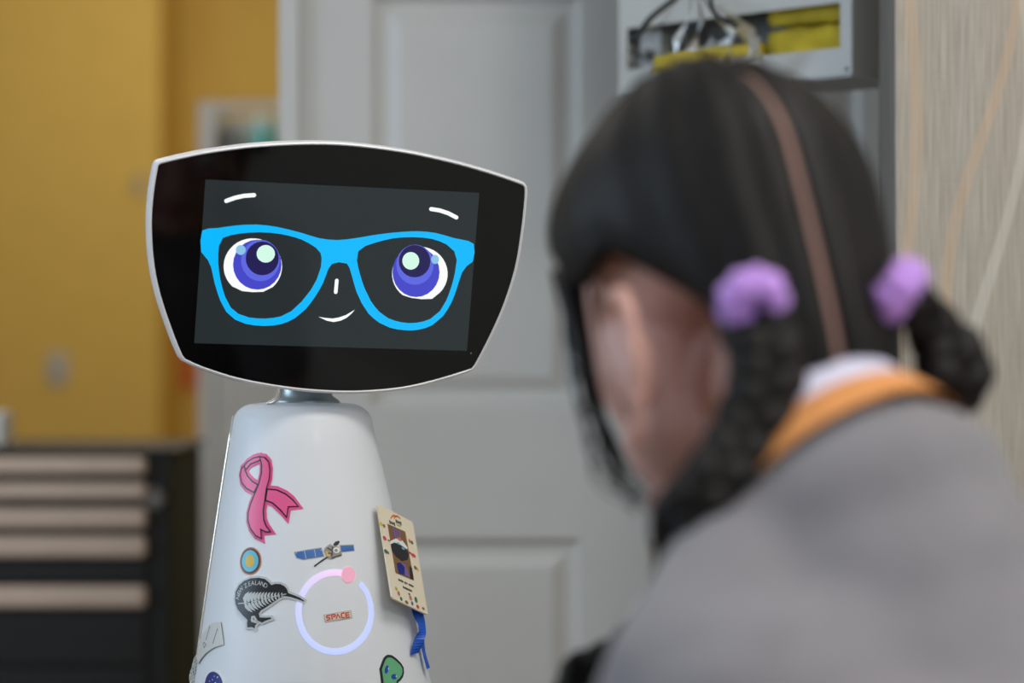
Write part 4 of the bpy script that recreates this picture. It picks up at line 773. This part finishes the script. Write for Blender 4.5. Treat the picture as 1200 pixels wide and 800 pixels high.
nt.links.new(lines, bp.inputs['Height']); nt.links.new(bp.outputs[0], pb.inputs['Normal'])
def cloth(name, prof, z0, z1, m, parent, label=None, nz_=40, flare=0, lead=0):
    us = [0]
    for a, b in zip(prof, prof[1:]): us.append(us[-1]+math.hypot(b[0]-a[0], b[1]-a[1]))
    n = len(prof); vs, fs, uv = [], [], []
    for j in range(nz_+1):
        z = z0+(z1-z0)*j/nz_
        for i, (x, y) in enumerate(prof):
            q = (1-j/nz_)*flare
            vs.append((x-q*(i/(n-1)), y+.004*math.sin(z*5+i*.2), z)); uv.append((us[i]+lead, z))
    for j in range(nz_):
        for i in range(n-1): fs.append([j*n+i, j*n+i+1, (j+1)*n+i+1, (j+1)*n+i])
    o = obj(name, (vs, fs), m, parent, label, smooth=True)
    L = o.data.uv_layers.new(name='UVMap')
    for lp in o.data.loops: L.data[lp.index].uv = uv[lp.vertex_index]
    so = o.modifiers.new('thick', 'SOLIDIFY'); so.thickness = .0015
    return o
cur = thing('curtain', 'beige woven curtain with peach and white wavy lines hanging at the right', 'curtain', (pxx(1046, 2.25), 2.25, 0))
prof = []
for k in range(121):
    x = pxx(1046, 2.25)+.62*k/120; w = k/120*.62
    prof.append((x, 2.235+.028*(1-math.cos(w/.33*2*PI))*.5+.006*math.sin(w*55)))
cloth('curtain_cloth', prof, .03, 2.45, cm, cur)
hp = [(pxx(1046.5, 2.25), 2.237), (pxx(1045, 2.25), 2.262), (pxx(1044.5, 2.28), 2.282), (pxx(1043.5, 2.3), 2.3)]
hemo = cloth('curtain_lining', hp, .03, 2.45, M['lining'], cur, 'grey lining turned back along the left edge', nz_=24, flare=.022)
obj('curtain_rail', merge(tube([(.25, 2.252, 2.465), (1.59, 2.252, 2.465)], .012, 12)), M['metal'], cur, smooth=True)
for xx in (.3, 1.5): obj('rail_bracket', box(xx-.008, xx+.008, 2.244, 2.26, 2.47, 2.6), M['metal'], cur)

# ------------------------------------------------------------------ dispenser box, gowns, bag
BX, BY = pxx(998, 2.40), 2.40
DW, DD = .313, .11
disp = thing('gown_dispenser', 'pale grey metal wall dispenser with a window showing yellow gowns', 'dispenser', (BX, BY, 1.313))
DMx = Matrix.Translation((BX, BY, 1.313)) @ Matrix.Rotation(R_(-45), 4, 'Z')
# local: x to the left of the near corner is negative, y goes back into the box
def dbox(*a): return box(*a, mx=DMx)
zb, zt, wa, wb = .003, .42, .030, .075
obj('front_panel', merge(dbox(-DW, 0, 0, .002, zb, wa), dbox(-DW, 0, 0, .002, wb, zt), dbox(-DW, -DW+.012, 0, .002, wa, wb), dbox(-.014, 0, 0, .002, wa, wb)), M['box_grey'], disp)
obj('side_panel', dbox(-.002, 0, .002, DD, zb, zt), M['box_side'], disp); obj('side_panel', dbox(-DW, -DW+.002, .002, DD, zb, zt), M['box_side'], disp)
obj('back_panel', dbox(-DW, 0, DD, DD+.002, zb, zt), M['box_side'], disp); obj('bottom_panel', dbox(-DW, 0, 0, DD+.002, 0, zb), M['box_side'], disp); obj('top_panel', dbox(-DW, 0, 0, DD+.002, zt, zt+.003), M['box_grey'], disp)
obj('latch', merge(dbox(-DW+.02, -DW+.05, .012, .03, .012, .07)), M['box_side'], disp); obj('latch_hole', lathe(DMx @ Vector((-DW+.036, .010, .045)), [(.004, .0), (.006, .001), (.006, .004), (.004, .005)], 14, (Matrix.Rotation(R_(-45), 3, 'Z') @ Matrix.Rotation(PI/2, 3, 'X'))), M['black'], disp)
obj('screw', lathe(DMx @ Vector((-.006, 0, .008)), [(.0005, .002), (.0022, .0015), (.0025, 0)], 12, Matrix.Rotation(R_(-45), 3, 'Z') @ Matrix.Rotation(PI/2, 3, 'X')), M['metal'], disp)
bk = DMx @ Vector((-DW/2, DD, .3))
obj('mounting_bracket', box(bk.x-.02, bk.x+.02, bk.y-.03, PY+.002, 1.56, 1.6), M['metal'], disp)
def crumple(x0, x1, y0, y1, z0, z1, seed, amp=.006):
    rnd = random.Random(seed); bm = bmesh.new(); bmesh.ops.create_cube(bm, size=1)
    bmesh.ops.subdivide_edges(bm, edges=bm.edges, cuts=7, use_grid_fill=True)
    vs = []
    for q in bm.verts:
        p = q.co.copy(); k = 1-.25*(abs(p.x)**4+abs(p.z)**4)*4
        vs.append(DMx @ Vector(((x0+x1)/2+(x1-x0)*p.x*.98+rnd.uniform(-amp, amp), (y0+y1)/2+(y1-y0)*p.y*k+rnd.uniform(-amp, amp)*.6, (z0+z1)/2+(z1-z0)*p.z*k+rnd.uniform(-amp, amp)*.7)))
    fs = [[w.index for w in g.verts] for g in bm.faces]; bm.free(); return vs, fs
for (x0, x1, z0, z1, sd), lab in zip(((-.125, -.012, .012, .06, 1), (-.125, -.012, .06, .11, 2), (-.25, -.135, .01, .05, 3)), ('lower yellow gown at the right end of the dispenser window', 'upper yellow gown at the right end of the dispenser window', 'yellow gown in the middle of the dispenser behind the clear bag')):
    gw = obj('folded_gown', crumple(x0, x1, .02, .095, z0, z1, sd, .003), M['yellow_gown'], None, smooth=True)
    gw['label'] = lab; gw['category'] = 'gown'; gw['group'] = 'folded yellow gowns in the dispenser'
# clear bag on a black cord
pm_ = bpy.data.materials.new('clear_plastic_film'); pm_.use_nodes = True; nt = pm_.node_tree; nt.nodes.remove(nt.nodes['Principled BSDF'])
tr = nt.nodes.new('ShaderNodeBsdfTransparent'); gl = nt.nodes.new('ShaderNodeBsdfGlossy'); gl.inputs['Roughness'].default_value = .35; gl.inputs['Color'].default_value = (.75, .75, .75, 1); mx_ = nt.nodes.new('ShaderNodeMixShader')
lw = nt.nodes.new('ShaderNodeLayerWeight'); lw.inputs[0].default_value = .2; nt.links.new(lw.outputs['Fresnel'], mx_.inputs[0]); nt.links.new(tr.outputs[0], mx_.inputs[1]); nt.links.new(gl.outputs[0], mx_.inputs[2]); nt.links.new(mx_.outputs[0], nt.nodes['Material Output'].inputs[0])
def dl(x, y, z): return DMx @ Vector((x, y, z))
bag = thing('plastic_bag', 'clear crinkled plastic bag hanging on a black cord before the dispenser', 'bag', tuple(dl(-.19, -.01, .1)))
rnd = random.Random(5); rings = []
for k, (w, zz, dp) in enumerate(((.006, .108, .006), (.009, .098, .008), (.022, .088, .012), (.05, .072, .02), (.075, .055, .028), (.09, .04, .032), (.085, .02, .03), (.06, .008, .02), (.02, .004, .006))):
    rings.append([dl(-.185+.02*k/8+w*math.cos(2*PI*i/26)*rnd.uniform(.85, 1.12), -.04+dp*math.sin(2*PI*i/26)*rnd.uniform(.6, 1.15), zz+rnd.uniform(-.004, .004)*min(1, k)) for i in range(26)])
obj('bag_film', loft(rings), pm_, bag)
gb = obj('packed_gown', ([tuple(q) for q in crumple(-.215, -.15, -.055, -.025, .012, .034, 9, .003)[0]], crumple(-.215, -.15, -.055, -.025, .012, .034, 9, .003)[1]), M['yellow_gown'], bag, 'yellow folded fabric in the bag', smooth=True)
obj('cord', merge(tube(spline([dl(-.188, -.002, .17), dl(-.19, -.03, .12), dl(-.19, -.036, .1), dl(-.205, -.07, .07), dl(-.225, -.075, .045)], 20), .0032, 8), tube(spline([dl(-.12, -.075, .088), dl(-.11, -.08, .065), dl(-.085, -.075, .05)], 12), .0022, 8)), M['black'], bag, 'black cord', smooth=True)

# ------------------------------------------------------------------ black chair at the right edge
ch = thing('chair', 'black chair cut off by the right edge of the view', 'chair', (.6, 1.93, 0))
o = obj('backrest', box(.360, .80, 1.735, 1.765, .55, .93), M['black'], ch); bevel(o, .014, 3)
o = obj('seat', box(.37, .80, 1.75, 2.16, .43, .475), M['black'], ch); bevel(o, .012, 3)
for x in (.39, .78):
    obj('leg', tube([(x, 1.742, .0), (x, 1.742, .56)], .011, 10), M['metal'], ch, smooth=True); obj('leg', tube([(x, 2.13, 0), (x, 2.13, .435)], .011, 10), M['metal'], ch, smooth=True)

# ------------------------------------------------------------------ far room
cart = thing('tool_cart', 'black drawer cart with taupe drawer fronts against the yellow wall', 'cart', (-.75, 3.76, 0))
cy = 3.6; cx0, cx1 = -.98, pxx(202, cy)
def cz(py): return 1.05-(py-400)*cy/2833.333
o = obj('cabinet_body', box(cx0, cx1, cy, cy+.34, .09, cz(531)), M['dark_teal'], cart); bevel(o, .01)
o = obj('front_frame', box(cx0+.004, cx1-.004, cy-.012, cy, .1, cz(532)), M['black'], cart)
o = obj('cart_top', box(cx0-.008, cx1+.008, cy-.02, cy+.35, cz(531), cz(525)), M['black'], cart); bevel(o, .005)
for a, b in ((535, 555), (563.5, 584), (593.5, 617.5), (626, 651), (684, 709.5)):
    o = obj('drawer', box(cx0+.035, pxx(171, cy-.03), cy-.035, cy-.012, cz(b), cz(a)), M['drawer'], cart); bevel(o, .008, 3)
for a, b in ((657, 681), (716, 778), (782, 850)):
    o = obj('drawer', box(cx0+.035, pxx(171, cy-.03), cy-.02, cy-.012, cz(b), cz(a)), M['black'], cart, 'black drawer front'); bevel(o, .004, 2)
obj('lock', lathe((pxx(182, cy), cy-.012, cz(583)), [(.002, .01), (.014, .01), (.017, .007), (.017, 0)], 20, Matrix.Rotation(PI/2, 3, 'X')), M['metal'], cart)
for x in (cx0+.06, cx1-.06):
    for y in (cy+.06, cy+.28): obj('caster', merge(lathe((x-.012, y, .042), [(.01, 0), (.042, .002), (.042, .022), (.01, .024)], 18, Matrix.Rotation(PI/2, 3, 'Y')), box(x-.014, x+.014, y-.012, y+.012, .05, .095)), M['black'], cart)
o = obj('white_carton', box(-.87, pxx(3, 3.66), 3.66, 3.74, cz(525)+.001, cz(484)), M['white'], None); o['label'] = 'white carton standing on the cart at the left edge'; o['category'] = 'carton'; bevel(o, .003)
sw = thing('light_switch', 'small grey switch plate on the yellow wall above the cart', 'switch', (pxx(68, 6.5), 6.497, 1.05-.073))
o = obj('plate', box(pxx(57, 6.5), pxx(79, 6.5), 6.492, 6.4995, 1.05-50*.002294, 1.05-14*.002294), M['switch'], sw); bevel(o, .002)
obj('toggle', box(pxx(65, 6.5), pxx(71, 6.5), 6.484, 6.492, 1.05-37*.002294, 1.05-27*.002294), M['metal'], sw)
wh = thing('wall_hook', 'small dull grey wall hook high on the yellow wall', 'hook', (pxx(165, 6.5), 6.5, 1.47))
obj('hook_plate', box(pxx(160, 6.5), pxx(169, 6.5), 6.494, 6.4995, 1.445, 1.495), M['switch'], wh); obj('hook_arm', tube(spline([(pxx(164, 6.5), 6.495, 1.48), (pxx(164, 6.5), 6.47, 1.47), (pxx(164, 6.5), 6.455, 1.49)], 8), .004, 8), M['metal'], wh, smooth=True)
po = thing('wall_notice', 'red orange notice on the yellow wall beside the white cabinet', 'notice', (pxx(213, 6.9), 6.897, 1.0))
obj('notice_sheet', box(pxx(197, 6.88), pxx(229, 6.88), 6.893, 6.8995, 1.05-56*.00243, 1.05+8*.00243), M['red_paper'], po); obj('notice_band', box(pxx(203, 6.88), pxx(223, 6.88), 6.8915, 6.8935, 1.05-45*.00243, 1.05-25*.00243), S['copper'], po)
# white open cabinet
wy = 4.6
wc = thing('white_cabinet', 'tall white cabinet with an open top compartment behind the robot', 'cabinet', (-.42, wy+.16, 0))
wx0, wx1 = pxx(233, wy), -.08
wz = lambda py: 1.05-(py-400)*wy/2833.333
for x in (wx0, wx1-.03): obj('side_panel', box(x, x+.03, wy, wy+.32, 0, wz(119)), M['white'], wc)
obj('top_rail', box(wx0+.03, wx1-.03, wy, wy+.02, wz(129), wz(119)), M['white'], wc); obj('back_panel', box(wx0+.03, wx1-.03, wy+.13, wy+.14, 0, wz(130)), M['white'], wc)
shz = wz(188)
obj('shelf', box(wx0+.03, wx1-.03, wy+.002, wy+.13, shz-.018, shz), M['white'], wc)
dm = (wx0+wx1)/2
for x0, x1 in ((wx0+.032, dm-.001), (dm+.001, wx1-.032)):
    d_ = obj('cabinet_door', box(x0, x1, wy+.004, wy+.022, .06, shz-.02), M['white'], wc)
    obj('handle', tube([((dm-.02 if x1 < dm else dm+.02), wy-.012, .7), ((dm-.02 if x1 < dm else dm+.02), wy-.012, .82)], .005, 8), M['metal'], d_)
jr = thing('teal_jar', 'pale teal round jar in the open top of the white cabinet', 'jar', (pxx(310, 4.64), 4.64, shz))
o = obj('jar_body', lathe((pxx(310, 4.64), 4.64, shz+.001), [(.001, 0), (.022, 0), (.027, .006), (.027, .05), (.024, .056)], 28), M['teal2'], jr, smooth=True); smooth_angle(o, 50)
o = obj('jar_lid', lathe((pxx(310, 4.64), 4.64, shz+.057), [(.026, 0), (.028, .004), (.028, .016), (.022, .026), (.001, .03)], 28), M['teal'], jr, smooth=True); smooth_angle(o, 50)
o = obj('grey_storage_box', box(pxx(263, 4.75), pxx(290, 4.75), 4.64, 4.715, shz+.001, wz(150)), M['box_side'], None); o['label'] = 'grey box in the open top of the white cabinet left of the jar'; o['category'] = 'box'; bevel(o, .003)
